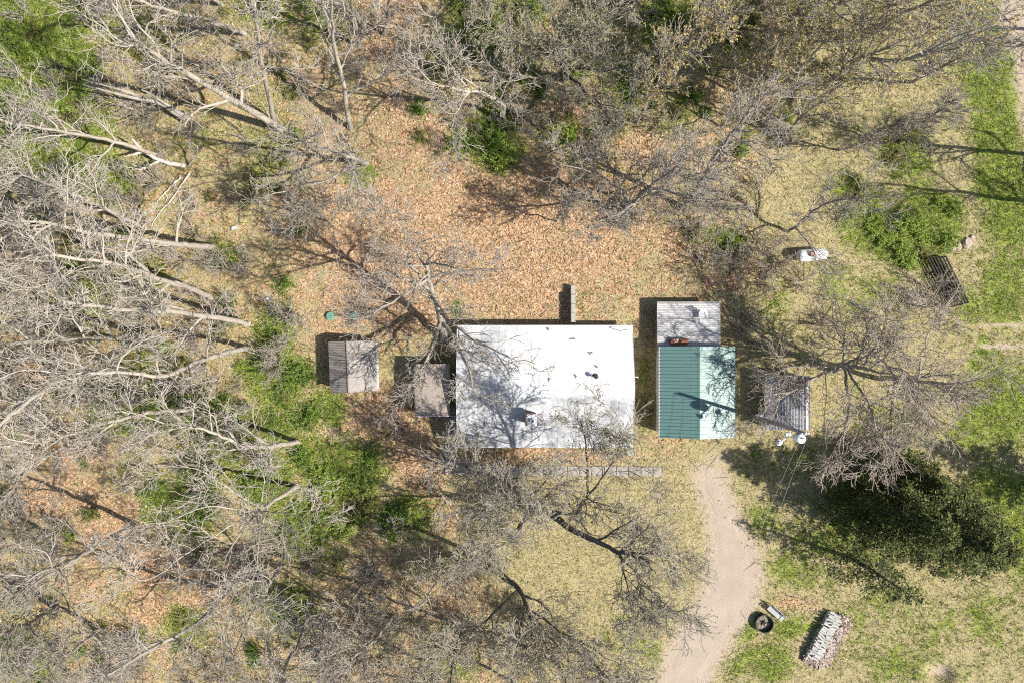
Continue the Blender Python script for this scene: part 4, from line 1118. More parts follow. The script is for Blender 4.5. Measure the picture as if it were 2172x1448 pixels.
tree(9, (1328, 452), [(1345, 430, 4), (1375, 400, 8), (1430, 360, 13)], .34, 'G', 'leaning bare tree beside the clearing with a crooked low limb', None, 5, 9, dens=1.2,
     limbs=[[(1335, 440, 2), (1310, 400, 5), (1265, 370, 7), (1190, 350, 9)], [(1345, 430, 4), (1300, 460, 7), (1260, 470, 9)], [(1375, 400, 8), (1480, 420, 11), (1580, 430, 14)]])
tree(10, (1452, 442), [(1490, 380, 6), (1530, 315, 11), (1590, 235, 16)], .32, 'G', 'tall grey twiggy tree rising behind the corrugated shed', None, 5.2, 12, dens=1.25)
tree(11, (1640, 114), [(1668, 60, 6), (1700, 10, 10), (1745, -50, 14)], .38, 'Y', *NE, 5, 9)
tree(12, (1716, 72), [(1750, 35, 5), (1790, 0, 9), (1840, -40, 14)], .34, 'Y', *NE, 5, 9)
tree(13, (1830, 68), [(1870, 52, 5), (1915, 28, 10), (1985, 0, 15)], .30, 'Y', *NE, 5, 9)
tree(14, (1735, 182), [(1780, 165, 4), (1812, 128, 8), (1900, 130, 13), (1970, 110, 16)], .34, 'Y', *NE, 5.5, 12)
tree(15, (1930, 175), [(1985, 150, 7), (2050, 115, 13)], .22, 'F', 'fine grey tree with brush-like twigs overhanging the green grass strip', None, 4.6, 12, dens=1.4, ang=(.35, .8))
tree(16, (1672, 492), [(1700, 470, 3), (1745, 435, 6), (1815, 418, 10)], .2, 'G', 'dark low tree leaning above the propane tank', None, 3.6, 9,
     limbs=[[(1690, 478, 2), (1720, 520, 5), (1740, 560, 6)]])
tree(17, (1768, 786), [(1790, 776, 4), (1825, 780, 8), (1865, 790, 12)], .34, 'T', 'wide-crowned bare tree spreading fine tan twigs over the weathered shed', None, 4.6, 5, dens=1.15, droop=.04, ang=(.4, .9),
     limbs=[[(1780, 780, 3), (1730, 800, 6), (1670, 835, 6.5), (1615, 870, 6.5)], [(1790, 776, 4), (1790, 720, 7), (1800, 670, 9)], [(1790, 778, 4), (1800, 850, 8), (1790, 920, 9), (1780, 980, 9)],
            [(1825, 780, 8), (1870, 720, 10), (1890, 660, 12)], [(1790, 776, 4), (1730, 775, 6), (1670, 780, 7), (1620, 800, 7)], [(1800, 780, 5), (1850, 870, 9), (1860, 960, 9.5)]])
tree(18, (1855, 800), [(1900, 803, 5), (1945, 808, 9), (2000, 812, 13)], .3, 'T', 'bare tree with a rounded crown of fine grey twigs by the green strip', None, 5.2, 12, dens=1.35, droop=.0, ang=(.35, .85),
     limbs=[[(1900, 803, 5), (1960, 860, 9), (2000, 920, 11)], [(1900, 803, 5), (1890, 880, 8), (1900, 970, 9)], [(1945, 808, 9), (1960, 730, 11), (1980, 680, 13)], [(1900, 803, 5), (1860, 740, 8), (1880, 680, 10)]])
tree(19, (944, 722), [(937, 680, 3), (920, 628, 6), (908, 592, 8.5), (905, 560, 11)], .44, 'G', 'bare tree overhanging the west end of the white roof', None, 5, 6, dens=1.15,
     limbs=[[(930, 660, 4), (965, 690, 7), (1030, 735, 9), (1100, 765, 10.5)], [(915, 615, 7), (850, 590, 9), (780, 580, 11), (700, 590, 13)], [(908, 592, 8.5), (960, 578, 10), (1030, 570, 12)],
            [(937, 680, 3), (985, 760, 7), (1010, 840, 9)], [(935, 690, 3), (905, 760, 6), (860, 830, 8)], [(908, 592, 8.5), (830, 640, 11), (760, 680, 13)], [(906, 575, 10), (850, 480, 13), (790, 440, 15)]])
tree(20, (1108, 1046), [(1140, 1068, 2.5), (1200, 1115, 5.5), (1260, 1145, 8), (1312, 1172, 10)], .52, 'D', 'thick tree with shade-dark trunk leaning over the lawn in front of the walkway', None, 5.0, 3, dens=1.5, tlo=.8, leafn=.5,
     limbs=[[(1165, 1085, 4), (1215, 1088, 6), (1245, 1045, 8), (1245, 960, 10), (1232, 890, 12)], [(1125, 1060, 2), (1095, 1130, 6), (1050, 1165, 8), (960, 1200, 10)],
            [(1115, 1052, 1), (1060, 1032, 5), (1010, 1000, 8), (960, 960, 10)], [(1114, 1052, 1), (1110, 1062, 5), (1106, 1072, 9.5), (1098, 1082, 14)], [(1110, 1062, 5), (1060, 1075, 9), (1010, 1085, 12)], [(1108, 1066, 7), (1150, 1030, 10), (1170, 980, 12)], [(1312, 1172, 10), (1360, 1130, 11.5), (1400, 1080, 13)], [(1312, 1172, 10), (1330, 1240, 12), (1345, 1310, 13)],
            [(1312, 1172, 10), (1380, 1175, 12), (1450, 1190, 14)], [(1312, 1172, 10), (1370, 1240, 12), (1430, 1300, 14)], [(1245, 1045, 8), (1300, 980, 11), (1330, 900, 13)]])
tree(21, (1028, 1192), [(1065, 1220, 3), (1100, 1248, 5), (1118, 1290, 7)], .46, 'D', 'dark three-forked tree with pale buds at the near edge of the lawn', None, 4.6, 3, dens=1.25, tlo=.8,
     limbs=[[(1115, 1280, 6.5), (1100, 1345, 10), (1095, 1410, 13)], [(1118, 1290, 7), (1160, 1340, 10), (1200, 1395, 13)], [(1118, 1290, 7), (1135, 1360, 10), (1150, 1440, 13)],
            [(1045, 1205, 1.5), (985, 1190, 5), (940, 1215, 8), (890, 1290, 10)], [(1100, 1248, 5), (1010, 1330, 9), (940, 1390, 12)], [(1118, 1290, 7), (1260, 1380, 12), (1330, 1410, 14)]])
tree(22, (630, 1030), [(590, 1056, 4), (548, 1083, 8)], .36, 'W', 'white dead-looking tree with radiating bare limbs over the green thicket', None, 4.5, 5, tlo=.8,
     limbs=[[(548, 1083, 8), (440, 1075, 11), (350, 1105, 14), (300, 1110, 16)], [(548, 1083, 8), (430, 1150, 12), (330, 1220, 15), (240, 1240, 17)], [(548, 1083, 8), (545, 1180, 11), (530, 1260, 13)],
            [(560, 1075, 7), (560, 1020, 10), (550, 960, 12)], [(560, 1075, 7), (480, 1030, 11), (400, 990, 13), (330, 985, 14)], [(548, 1083, 8), (480, 1180, 12), (480, 1250, 14)], [(548, 1083, 8), (620, 1090, 11), (690, 1110, 13)]])
tree(23, (632, 937), [(580, 945, 5), (520, 945, 9), (460, 920, 12), (390, 900, 15)], .28, 'W', 'white leaning tree whose limb arcs above the green thicket', None, 4, 8)
for sd, b, pth, r0 in ((24, (455, 525), [(400, 520, 5), (330, 512, 10), (200, 495, 17), (80, 470, 21)], .36), (25, (525, 685), [(450, 672, 6), (350, 660, 12), (250, 655, 17), (130, 640, 21)], .32),
                       (26, (305, 713), [(250, 715, 6), (150, 720, 13), (10, 730, 20)], .34), (27, (295, 733), [(240, 748, 6), (160, 785, 12), (60, 850, 18), (0, 900, 20)], .32),
                       (28, (528, 738), [(480, 747, 5), (420, 766, 9), (350, 795, 14), (260, 790, 18), (170, 790, 21)], .30), (29, (450, 632), [(400, 610, 6), (330, 590, 12), (250, 560, 17), (110, 540, 21)], .34),
                       (30, (122, 685), [(95, 630, 6), (75, 600, 9), (60, 540, 14)], .24), (52, (410, 870), [(330, 872, 6), (230, 895, 12), (120, 930, 17)], .28), (51, (190, 925), [(110, 960, 6), (30, 1005, 13)], .26),
                       (54, (235, 830), [(160, 850, 6), (60, 930, 14)], .26)):
    lb = {24: 'tall pale bare tree rooted nearest the white bucket', 25: 'tall pale bare tree rooted nearest the white plastic jug', 28: 'pale bare tree rooted second nearest the white plastic jug, bending twice'}.get(sd)
    tree(sd, b, pth, r0, 'W', lb or WEST[0], WEST[1], 5, 10, dens=1.0)
for sd, b, pth, r0 in ((37, (340, 332), [(240, 300, 6), (140, 282, 11), (0, 255, 17)], .26), (39, (520, 72), [(430, 40, 6), (340, 18, 11), (250, -15, 15)], .28), (40, (302, 482), [(230, 447, 6), (160, 415, 10), (60, 375, 16)], .26),
                       (41, (140, 485), [(70, 445, 6), (20, 390, 12)], .22), (55, (470, 10), [(400, -30, 6), (320, -70, 12)], .26)):
    tree(sd, b, pth, r0, 'W', *NW, 4.6, 10)
for sd, b, pth, r0, st in ((31, (292, 1112), [(230, 1140, 6), (160, 1185, 12), (80, 1215, 17)], .30, 'G'), (32, (488, 1246), [(420, 1320, 6), (330, 1370, 12), (230, 1430, 17)], .28, 'G'), (33, (122, 1288), [(60, 1320, 5), (-10, 1348, 11)], .3, 'G'),
                       (34, (607, 1178), [(570, 1240, 5), (540, 1290, 8), (490, 1395, 14)], .24, 'G'), (35, (662, 1258), [(640, 1340, 7), (600, 1430, 13)], .22, 'G'), (36, (832, 1308), [(800, 1350, 4), (745, 1400, 9), (690, 1460, 13)], .26, 'F'),
                       (56, (215, 1330), [(150, 1380, 6), (60, 1430, 12)], .22, 'G'), (57, (770, 1235), [(730, 1300, 6), (690, 1380, 11)], .18, 'F'), (58, (110, 1130), [(40, 1150, 5), (-40, 1180, 10)], .2, 'G')):
    tree(sd, b, pth, r0, st, *SW, 4.4, 10, dens=1.1)
for sd, b, pth, r0 in ((44, (1425, 180), [(1455, 115, 6), (1505, 55, 11)], .2), (45, (1560, 195), [(1600, 125, 6), (1645, 60, 10)], .2), (46, (1350, 262), [(1382, 200, 6), (1412, 120, 11)], .2), (48, (1660, 290), [(1710, 240, 6), (1770, 190, 11)], .2),
                       (49, (1530, 270), [(1570, 210, 5), (1620, 150, 9)], .16), (59, (1480, 60), [(1520, -10, 7), (1570, -80, 13)], .26), (63, (1640, 200), [(1690, 150, 6), (1750, 90, 11)], .18)):
    tree(sd, b, pth, r0, 'Y', *NE, 3.8, 9, dens=1.1)
tree(47, (1880, 305), [(1930, 275, 4), (1985, 240, 8)], .16, 'F', 'small fine-twigged tree at the edge of the grass strip', None, 3.2, 10, dens=1.2, ang=(.35, .8))
tree(64, (1780, 320), [(1830, 300, 4), (1880, 270, 7)], .14, 'F', 'small fine-twigged tree in the dry grass beside the budding grove', None, 2.8, 9, dens=1.2, ang=(.35, .8))
tree(50, (985, 1328), [(965, 1380, 6), (955, 1450, 11)], .24, 'D', 'slim dark budding tree beside the three-forked tree', None, 4, 8)
tree(53, (1255, 1400), [(1290, 1440, 5), (1330, 1500, 10)], .26, 'D', 'low budding tree at the corner between lawn and gravel driveway', None, 4.2, 8, dens=1.2)
for sd, b, pth in ((67, (1085, 1440), [(1090, 1490, 6), (1100, 1560, 11)]), (68, (900, 1400), [(880, 1440, 5), (850, 1500, 10)]), (69, (1185, 1405), [(1200, 1445, 5), (1225, 1500, 9)])):
    tree(sd, b, pth, .2, 'D', 'slender budding tree crowding the bottom of the lawn beside the three-forked tree', 'slender budding trees by the lawn', 3.6, 8, dens=1.2)
tree(65, (1180, 470), [(1185, 455, 4), (1195, 430, 7)], .10, 'G', 'small bare sapling standing in the orange leaves of the clearing', None, 2.2, 6)
tree(66, (700, 470), [(670, 455, 5), (640, 445, 9)], .14, 'G', 'thin grey sapling at the west edge of the clearing', None, 2.8, 8)
for sd, b, pth in ((60, (2235, 335), [(2290, 320, 6), (2360, 300, 12)]), (61, (2270, 440), [(2330, 430, 6), (2390, 420, 12)]), (62, (2310, 70), [(2370, 40, 6), (2440, 10, 13)])):
    tree(sd, b, pth, .3, 'G', *EAST, 5, 10)

# ------------------------------------------------------------------ dead wood on the ground
def dead_branch(label, paths, r0, px_mat='dead_wood', cat='branch', name='fallen_branch', group=None):
    p0 = P(*paths[0][0][:2]); root = empty(name, p0); tag(root, label, cat, group)
    for i, pth in enumerate(paths):
        pts = []
        for x, y, h in pth:
            q = P(x, y); q = P(x, y, q.z + h); pts.append(np.array(q - p0))
        q = smooth_path(pts, 4, .03, np.random.default_rng(i + len(paths) * 7)); ra = r0 * (1 if i == 0 else .62)
        V, Q = tubes(q[None], (ra * (1 - .72 * np.linspace(0, 1, len(q))))[None], 8)
        link_mesh('stem' if i == 0 else 'side_branch', np_mesh('stem', V, Q, mats=[M[px_mat]], smooth=True), root)
dead_branch('pale forked dead limb propped beside the brown panels', [[(392, 352, .5), (350, 344, 1.0), (305, 322, 1.6), (285, 300, 2.4), (278, 292, 3)], [(338, 342, 1.1), (305, 357, 1.2), (288, 360, 1.0), (268, 355, .8)], [(303, 322, 1.6), (285, 328, 1.6), (264, 333, 1.5)], [(300, 318, 1.6), (280, 315, 2.0), (263, 311, 2.4)]], .22)
dead_branch('pale curved dead snag standing at the end of the forked limb', [[(400, 352, 0), (405, 345, .8), (415, 330, 2.0), (420, 316, 3.0), (410, 304, 3.8)]], .11)
dead_branch('long pale stick lying across the dry grass below the forked limb', [[(402, 368, .15), (380, 400, .2), (362, 425, .15), (340, 450, .15), (322, 478, .15)]], .10)
dead_branch('shorter crooked pale stick with a side shoot on the dry grass', [[(383, 376, .15), (365, 395, .2), (348, 412, .15), (335, 425, .15), (325, 432, .1)], [(350, 408, .15), (354, 420, .2), (350, 429, .15)]], .09)
dead_branch('broken fallen trunk running from the split stump', [[(394, 254, .7), (340, 222, 1.6), (262, 203, 3.0), (175, 180, 5)], [(300, 205, 2.0), (250, 190, 3), (172, 168, 5.5)]], .26, 'bark_grey', 'log', 'fallen_log')
dead_branch('second broken trunk leaning beside the split stump', [[(396, 250, .9), (360, 226, 1.6), (320, 200, 2.6), (300, 190, 3.2)]], .2, 'bark_grey', 'log', 'fallen_log')
dead_branch('dry stick lying on the grass between the bench and the dark conifers', [[(1668, 1262, .1), (1690, 1268, .12), (1712, 1275, .1)], [(1712, 1275, .1), (1716, 1268, .25), (1740, 1266, .1)]], .05, 'old_wood')
dead_branch('dry stick lying on the grass below the firewood stack', [[(1622, 1385, .1), (1650, 1408, .12), (1672, 1432, .1)], [(1640, 1398, .1), (1660, 1400, .1)]], .05, 'old_wood')
def stump():
    p = P(396, 250); root = empty('split_stump', p); tag(root, 'split stump with raw tan wood where the trunks broke', 'stump')
    r = random.Random(3); k = 12
    V = []
    for z, s in ((-.2, 1.25), (.3, 1.0), (.8, .95)):
        for j in range(k):
            a = 2 * pi * j / k; V.append((.42 * s * cos(a) * r.uniform(.9, 1.1), .38 * s * sin(a) * r.uniform(.9, 1.1), z + (r.uniform(-.1, .5) if z > .5 else 0)))
    F = [(i * k + j, i * k + (j + 1) % k, (i + 1) * k + (j + 1) % k, (i + 1) * k + j) for i in range(2) for j in range(k)]
    MB().add(V, F).build('bark_shell', M['bark_grey'], root)
    V2 = [(0, 0, .7)] + [(.36 * cos(2 * pi * j / k), .33 * sin(2 * pi * j / k), .62 + r.uniform(-.1, .2)) for j in range(k)]
    MB().add(V2, [(0, 1 + j, 1 + (j + 1) % k) for j in range(k)]).build('raw_wood', M['dead_wood'], root)
    MB().lathe([(.09, 0), (.0, .02)], (.02, .05, .78), 8).build('hollow_shade', M['dark_wood'], root)  # dark disc painting the shade of a hole that is not cut
stump()

# ------------------------------------------------------------------ conifers
def conifer(seed, base, h, R, label, nb=110, dens=1.0, lean=None, group=None, dead=.0):
    rng = np.random.default_rng(seed); b = P(*base)
    root = empty('conifer_tree', b); tag(root, label, 'tree', group)
    T = smooth_path([np.array([0, 0, -.3]), np.array([.05, 0, h * .33]), np.array([-.05, .05, h * .66]), np.array([0, 0, h])], 5, .02, rng)
    V, Q = tubes(T[None], (.24 * h / 12 * (1 - .93 * np.linspace(0, 1, len(T))))[None], 8)
    link_mesh('trunk', np_mesh('trunk', V, Q, mats=[M['bark_dark']], smooth=True), root)
    t = np.sort(.06 + .93 * rng.random(nb) ** 1.15)
    az = np.arange(nb) * 2.4 + rng.random(nb)
    ln = R * (1 - t) ** .75 * (.65 + .5 * rng.random(nb)) + .15
    p0 = np.stack([0 * t, 0 * t, t * h], -1)
    d0 = np.stack([np.cos(az), np.sin(az), .25 + .5 * t], -1)
    A = walk(rng, p0, d0, ln, 7, .07, -.07)
    RA = (.05 * (1 - .6 * t))[:, None] * np.linspace(1, .3, 7)
    V, Q = tubes(A, RA, 3); tag(link_mesh('branches', np_mesh('branches', V, Q, mats=[M['bark_dark']]), root), kind='stuff')
    # needle sprays
    per = int(135 * dens); keep = rng.random((nb, per)) < (ln / ln.max())[:, None] ** .8
    u = np.clip(.18 + .82 * rng.random((nb, per)) ** .75, 0, .999); f = u * 6; i = f.astype(int); fr = (f - i)[..., None]; bi = np.arange(nb)[:, None]
    C = A[bi, i] * (1 - fr) + A[bi, i + 1] * fr; tan = nrm(A[bi, i + 1] - A[bi, i])
    sd = np.cross(tan, np.array([0, 0, 1.0])); sd = nrm(sd)
    off = rng.standard_normal((nb, per, 1)) * (.17 * ln[:, None, None]) * (1.15 - u[..., None])
    C = C + sd * off + rng.standard_normal(C.shape) * .09
    C[..., 2] -= .25 * np.abs(off[..., 0])
    dr = nrm(tan * .8 + sd * np.sign(off) * .8 + rng.standard_normal(C.shape) * .35 - np.array([0, 0, .25]))
    C = C[keep]; dr = dr[keep]; n = len(C)
    wv = nrm(np.cross(dr, nrm(rng.standard_normal((n, 3)) + np.array([0, 0, 1.5])))); s = (.12 + .15 * rng.random((n, 1)))
    V = np.stack([C - dr * s * .4, C + wv * s * .28, C + dr * s, C - wv * s * .28], 1).reshape(-1, 3)
    tag(link_mesh('needles', np_mesh('needles', V, np.arange(4 * n).reshape(n, 4), mats=[M['needle']]), root), kind='stuff'); TRI[0] += 2 * n
conifer(1, (1832, 1058), 13.2, 5.3, 'largest dark evergreen shading the gravel driveway', 170, 1.5)
conifer(2, (1945, 1090), 11, 6.0, 'dark evergreen with sunlit edge crowded against the largest one', 160, 1.5)
conifer(3, (1806, 1182), 11, 3.0, 'slender thin evergreen with a shade-dark bare trunk near the firewood stack', 70, .4)
conifer(6, (2010, 1120), 8.5, 4.8, 'low broad evergreen with sunlit yellow-green tips at the edge of the straw grass', 130, 1.2)
conifer(4, (1885, 1000), 8.5, 3.6, 'short dark evergreen below the tan-twigged crown', 120, 1.2)
conifer(5, (2260, 1040), 13.0, 4.5, 'dark evergreen standing alone past the green grass', 120, 1.0)

# ------------------------------------------------------------------ brush: leafless shrubs and green bushes
def shrub_mesh(seed, mat, hgt=2.6, ns=10, spread=.55, jit=.17):
    rng = np.random.default_rng(seed)
    az = rng.random(ns) * 6.283; el = spread * (.3 + rng.random(ns))
    d = np.stack([np.cos(az) * np.sin(el), np.sin(az) * np.sin(el), np.cos(el)], -1)
    p0 = np.stack([np.cos(az) * .12, np.sin(az) * .12, az * 0 - .1], -1)
    A = walk(rng, p0, d, hgt * (.6 + .5 * rng.random(ns)), 8, jit * .6, .02); RA = .032 * np.ones(ns)[:, None] * np.linspace(1, .4, 8)
    P2, R2 = spawn(rng, A, RA, 6, .15, 1, .4, 1.0, lambda t, pl: pl * .42 * (1.15 - .5 * t), 6, jit, .02, .75, .024, .6)
    P3, R3 = spawn(rng, P2, R2, 4, .2, 1, .35, 1.0, lambda t, pl: pl * .45, 4, jit, .02, .8, .018, .7)
    R2 = np.maximum(R2, .014); R3 = np.maximum(R3, .0115)
    return cat_mesh('shrub', [tubes(A, RA, 4), tubes(P2, R2, 3), tubes(P3, R3, 3)], [M[mat]])
SHR = {'pale': [shrub_mesh(i, 'twig_pale') for i in range(3)], 'grey': [shrub_mesh(i + 10, 'twig_grey', 2.4, 12, .8) for i in range(3)], 'tan': [shrub_mesh(i + 20, 'twig_tan', 2.0, 14, .9, .13) for i in range(2)]}

def bush_mesh(seed, mat, n=1500):
    rng = np.random.default_rng(seed)
    # leaves on leafy shoots spreading from the base
    ns = 46; az = rng.random(ns) * 6.283; el = np.arccos(1 - rng.random(ns) * .95)
    d = np.stack([np.cos(az) * np.sin(el), np.sin(az) * np.sin(el), np.cos(el) + .15], -1)
    A = walk(rng, np.zeros((ns, 3)) + rng.standard_normal((ns, 3)) * np.array([.22, .22, .02]), d, .55 + .75 * rng.random(ns), 7, .16, .02)
    st = tubes(A, .012 * np.ones((ns, 1)) * np.linspace(1.3, .6, 7), 3)
    per = n // ns; u = rng.random((ns, per)) ** .7 * 5.99; i = u.astype(int); fr = (u - i)[..., None]; bi = np.arange(ns)[:, None]
    C = (A[bi, i] * (1 - fr) + A[bi, i + 1] * fr + rng.standard_normal((ns, per, 3)) * .075).reshape(-1, 3)
    C[:, 2] = np.maximum(C[:, 2], .03)
    return np_mesh('stems', st[0], st[1], mats=[M['twig_tan']]), np_mesh('foliage', *leaf_quads(rng, C, .062, .55), mats=[M[mat]])
BUSH = {c: [bush_mesh(i + 40, 'leaf_' + c) for i in range(3)] for c in ('lime', 'green', 'olive')}
BUSH['bud'] = [bush_mesh(77, 'leaf_bud', 900)]

def free(x, y, m=0.3):
    return not any(a - m < x < b + m and c - m < y < d + m for a, b, c, d in FOOT)

rs = random.Random(21)
def region(px, py):
    if px < 690: return 'west of the sheds'
    if py > 1000: return 'south-west of the lawn'
    if px > 1560: return 'around the propane tank'
    return 'behind the clearing'
def put_shrub(kind, px, py, s):
    p = P(px, py)
    if not free(p.x, p.y, .8): return
    o = link_mesh('bare_shrub', rs.choice(SHR[kind]), None, p, (rs.uniform(-.1, .1), rs.uniform(-.1, .1), rs.uniform(0, 6.28)))
    o.scale = (s, s, s * rs.uniform(.8, 1.15))
    w = {'pale': 'pale grey', 'grey': 'grey', 'tan': 'tan-twigged'}[kind]; rg = region(px, py)
    tag(o, f'leafless {w} shrub in the brush {rg}', 'shrub', f'leafless {w} shrubs {rg}')
cnt = 0
while cnt < 215:
    px = rs.uniform(-20, 1700); py = rs.uniform(-20, 1470)
    if px < 640: w = .85 if 380 < py < 1000 else .6
    elif py < 330: w = .75 if px > 1000 else .35
    elif px < 1000 and py > 1110: w = .8
    elif px > 1220 and py < 520: w = .7
    else: w = 0
    if 420 < px < 900 and 180 < py < 480: w *= .3
    if 60 < px < 480 and 1000 < py < 1330: w *= .35
    if rs.random() > w: continue
    kind = 'pale' if px < 640 and rs.random() < .65 else ('tan' if rs.random() < .25 else 'grey')
    put_shrub(kind, px, py, rs.uniform(.6, 1.35)); cnt += 1
for px, py in ((1600, 520), (1560, 560), (1620, 600), (1590, 680), (1570, 700), (1640, 560), (1700, 600), (1540, 540), (1480, 560), (1740, 690), (1860, 930), (1890, 950), (1840, 960), (1910, 910), (1800, 930), (1600, 730), (2000, 640), (1930, 640), (1970, 620)):
    put_shrub('tan' if rs.random() < .6 else 'grey', px, py, rs.uniform(.8, 1.4))
for px, py in ((700, 1360), (760, 1390), (720, 1420), (660, 1380), (800, 1420), (780, 1340)): put_shrub('tan', px, py, 1.5)

def put_bush(col, px, py, s, label=None, group=None):
    p = P(px, py)
    if not free(p.x, p.y, .3): return
    root = empty('green_bush' if col != 'bud' else 'budding_bush', p, rs.uniform(0, 6.28))
    st, fo = rs.choice(BUSH[col]); sc = (s, s, s * rs.uniform(.7, 1.0))
    for nm, me in (('stems', st), ('foliage', fo)):
        o = link_mesh(nm, me, root); o.scale = sc; o['kind'] = 'stuff'
    w = {'lime': 'bright lime-green', 'green': 'mid-green', 'olive': 'olive-green', 'bud': 'cream-budded'}[col]; rg = region(px, py)
    tag(root, label or f'{w} leafy bush in the undergrowth {rg}', 'bush', group or (None if label else f'{w} bushes {rg}'))
nb = 0
for x, y, rx, ry, a in GREEN:
    if a < .4 or x > 2040 or (x > 1560 and y > 560) or (x > 1000 and y > 1100) or (1300 < x and 560 < y): continue
    for k in range(max(1, int(rx * ry / 720 * a))):
        an = rs.uniform(0, 6.28); r = rs.random() ** .6
        px, py = x + cos(an) * r * rx * .95, y + sin(an) * r * ry * .95
        col = 'olive' if a < .65 else ('lime' if (x < 260 or x > 1800 or rs.random() < .3) else 'green')
        if rs.random() < .15: col = 'olive'
        s = rs.uniform(.65, 1.35) * (.75 if rx < 30 else 1)
        put_bush(col, px, py, s); nb += 1
for k in range(120):
    px, py = (rs.uniform(-10, 640), rs.uniform(0, 1440)) if k < 80 else (rs.uniform(850, 1700), rs.uniform(0, 330))
    if float(cover(np.array([px]), np.array([py]))[0][0]) > .75: continue
    put_bush(rs.choice(['lime', 'olive', 'olive', 'green']), px, py, rs.uniform(.5, 1.05))
for k, (px, py, s) in enumerate(((1366, 868, 1.0), (1378, 885, .8), (1358, 850, .7))): put_bush('bud', px, py, s, 'cream-budded bush squeezed between the white house and green garage', 'cream-budded bushes between house and garage')
for px, py in ((2000, 575), (2012, 590), (2018, 612), (1990, 560)): put_bush('green', px, py, .6, 'small green bush growing up through the dark slatted rack', 'bushes in the slatted rack')

# ------------------------------------------------------------------ leaves, grass and sticks that nobody could count
def scatter(rng, n, wfun, box=(-40, 2212, -40, 1490)):
    out = []; tot = 0
    while tot < n:
        px = rng.uniform(box[0], box[1], n); py = rng.uniform(box[2], box[3], n)
        k = rng.random(n) < wfun(px, py); x = (px[k] - 1086) / S; y = (724 - py[k]) / S
        ok = np.ones(len(x), bool)
        for a, b, c, d in FOOT: ok &= ~((x > a) & (x < b) & (y > c) & (y < d))
        out.append(np.stack([x[ok], y[ok]], -1)); tot += ok.sum()
        if len(out) > 40: break
    xy = np.concatenate(out)[:n]; z = gz(xy[:, 0], xy[:, 1]) + 0.05 * (fbm(xy[:, 0] * 1.1 + 50, xy[:, 1] * 1.1 + 50, 44, 2) - 0.5)
    return np.concatenate([xy, z[:, None]], 1)
rg = np.random.default_rng(99)
C = scatter(rg, 82000, lambda px, py: np.clip(cover(px, py)[0] * 1.2 - .15, 0.02, 1) * (1 - .995 * np.clip(1.6 * drive_w(px, py), 0, 1)))
C[:, 2] += .02 + .05 * rg.random(len(C))
V, Q = leaf_quads(rg, C, .095, .35)
tag(link_mesh('fallen_leaves', np_mesh('fallen_leaves', V, Q, mats=[M['litter']])), 'tan and orange fallen leaves strewn over the ground', 'leaves', kind='stuff')

def blades(rg, C, per, hgt, wid, lean):
    n = len(C) * per; c = np.repeat(C, per, 0) + rg.standard_normal((n, 3)) * np.array([.07, .07, 0])
    az = rg.random(n) * 6.283; d = np.stack([np.cos(az), np.sin(az), 0 * az], -1); s = np.stack([-np.sin(az), np.cos(az), 0 * az], -1)
    h = hgt * (.5 + rg.random((n, 1))); w = wid * (.6 + .8 * rg.random((n, 1)))
    top = c + d * h * lean * (.4 + rg.random((n, 1))) + np.array([0, 0, 1.0]) * h
    V = np.stack([c - s * w, c + s * w, top], 1).reshape(-1, 3)
    return V, np.arange(3 * n).reshape(n, 3)
def dryw(px, py):
    l, g, d = cover(px, py); return np.clip(.75 - .75 * l - .5 * g, .04, 1) * (1 - .998 * np.clip(d * 1.25, 0, 1))
C = scatter(rg, 48000, dryw); V, T_ = blades(rg, C, 3, .17, .022, 1.7)
tag(link_mesh('dry_grass', np_mesh('dry_grass', V, tris=T_, mats=[M['straw']])), 'straw-coloured dry grass of the yard', 'grass', kind='stuff')
def grw(px, py):
    l, g, d = cover(px, py); return np.clip(g * 1.5 - .25, .03, 1) * (1 - .998 * np.clip(d * 1.25, 0, 1))
C = scatter(rg, 46000, grw); V, T_ = blades(rg, C, 4, .19, .026, 1.4)
tag(link_mesh('green_grass', np_mesh('green_grass', V, tris=T_, mats=[M['grass']])), 'fresh green grass in patches and strips', 'grass', kind='stuff')
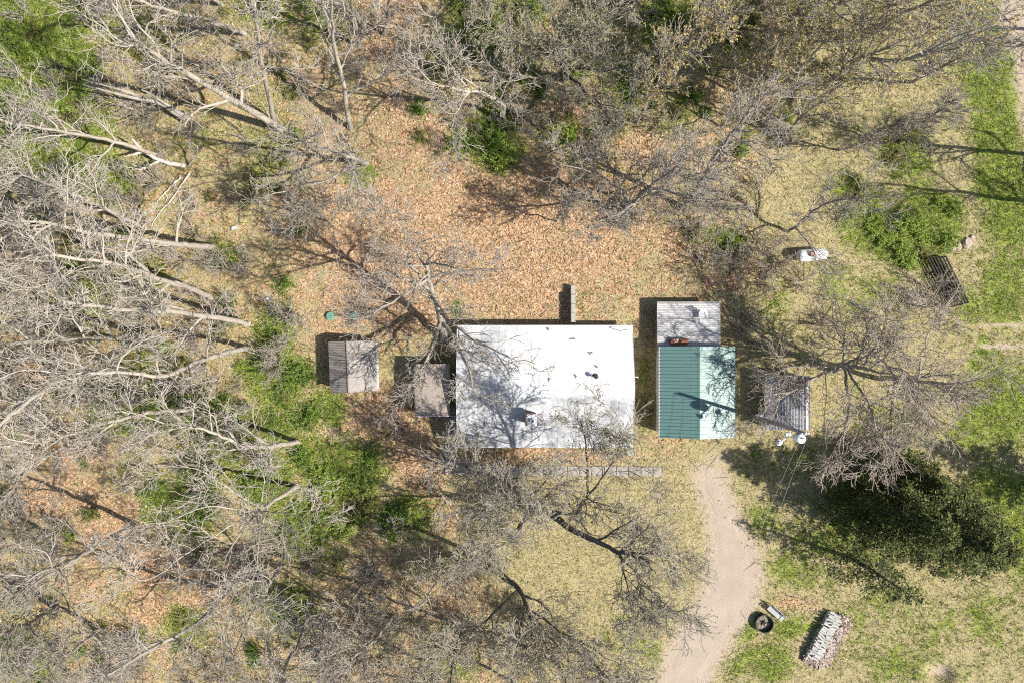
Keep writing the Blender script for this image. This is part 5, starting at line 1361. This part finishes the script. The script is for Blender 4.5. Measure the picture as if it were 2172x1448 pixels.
# low green leaves on the woodland floor
def gcw(px, py):
    l, g, d = cover(px, py); return np.clip(g * 1.4 - .35, 0, 1) * (1 - sstep(1500, 1760, px)) * (1 - sstep(1150, 1300, py) * sstep(900, 1100, px))
C = scatter(rg, 30000, gcw); C[:, 2] += .05 + .25 * rg.random(len(C)) ** 2
V, Q = leaf_quads(rg, C, .085, .4)
tag(link_mesh('ground_cover', np_mesh('ground_cover', V, Q, mats=[M['leaf_green']])), 'low leafy green ground cover on the woodland floor', 'ground cover', kind='stuff')
# fallen twigs
def stw(px, py):
    return np.clip(1 - sstep(1450, 1750, px) * .9, 0, 1) * (1 - .85 * np.exp(-(((px - 1250) / 240) ** 2 + ((py - 1160) / 150) ** 2))) * (1 - drive_w(px, py))
C = scatter(rg, 8000, stw); n = len(C); az = rg.random(n) * 6.283; d = np.stack([np.cos(az), np.sin(az), .12 * rg.standard_normal(n)], -1)
A = walk(rg, C + np.array([0, 0, .06]), d, .4 + 1.5 * rg.random(n) ** 2, 3, .2, 0); A[..., 2] = np.maximum(A[..., 2], C[:, None, 2] + .03)
V, Q = tubes(A, (.010 + .016 * rg.random((n, 1))) * np.linspace(1, .5, 3), 3)
tag(link_mesh('fallen_twigs', np_mesh('fallen_twigs', V, Q, mats=[M['twig_pale']])), 'grey fallen twigs littering the woodland floor', 'twigs', kind='stuff')
# stones in the bare patch past the rack
for k, (px, py, s) in enumerate(((2050, 515, .55), (2032, 524, .4), (2062, 506, .35), (2022, 528, .3))):
    r = random.Random(k + 50); mb = MB(); kk = 9; Vv = []
    for z, q in ((-.1, 1.0), (.12, 1.05), (.26, .7)):
        for j in range(kk): a = 2 * pi * j / kk; Vv.append((s * q * cos(a) * r.uniform(.8, 1.15), s * .75 * q * sin(a) * r.uniform(.8, 1.15), z * s / .5 * r.uniform(.85, 1.15)))
    F = [(i * kk + j, i * kk + (j + 1) % kk, (i + 1) * kk + (j + 1) % kk, (i + 1) * kk + j) for i in range(2) for j in range(kk)] + [tuple(range(2 * kk, 3 * kk))]
    tag(mb.add(Vv, F).build('field_stone', M['stone'], None, P(px, py), (0, 0, r.random() * 3)), 'tan field stone lying in the bare patch past the slatted rack', 'stone', 'field stones past the rack')
print('TREE TRIS', TRI[0], 'bushes', nb)
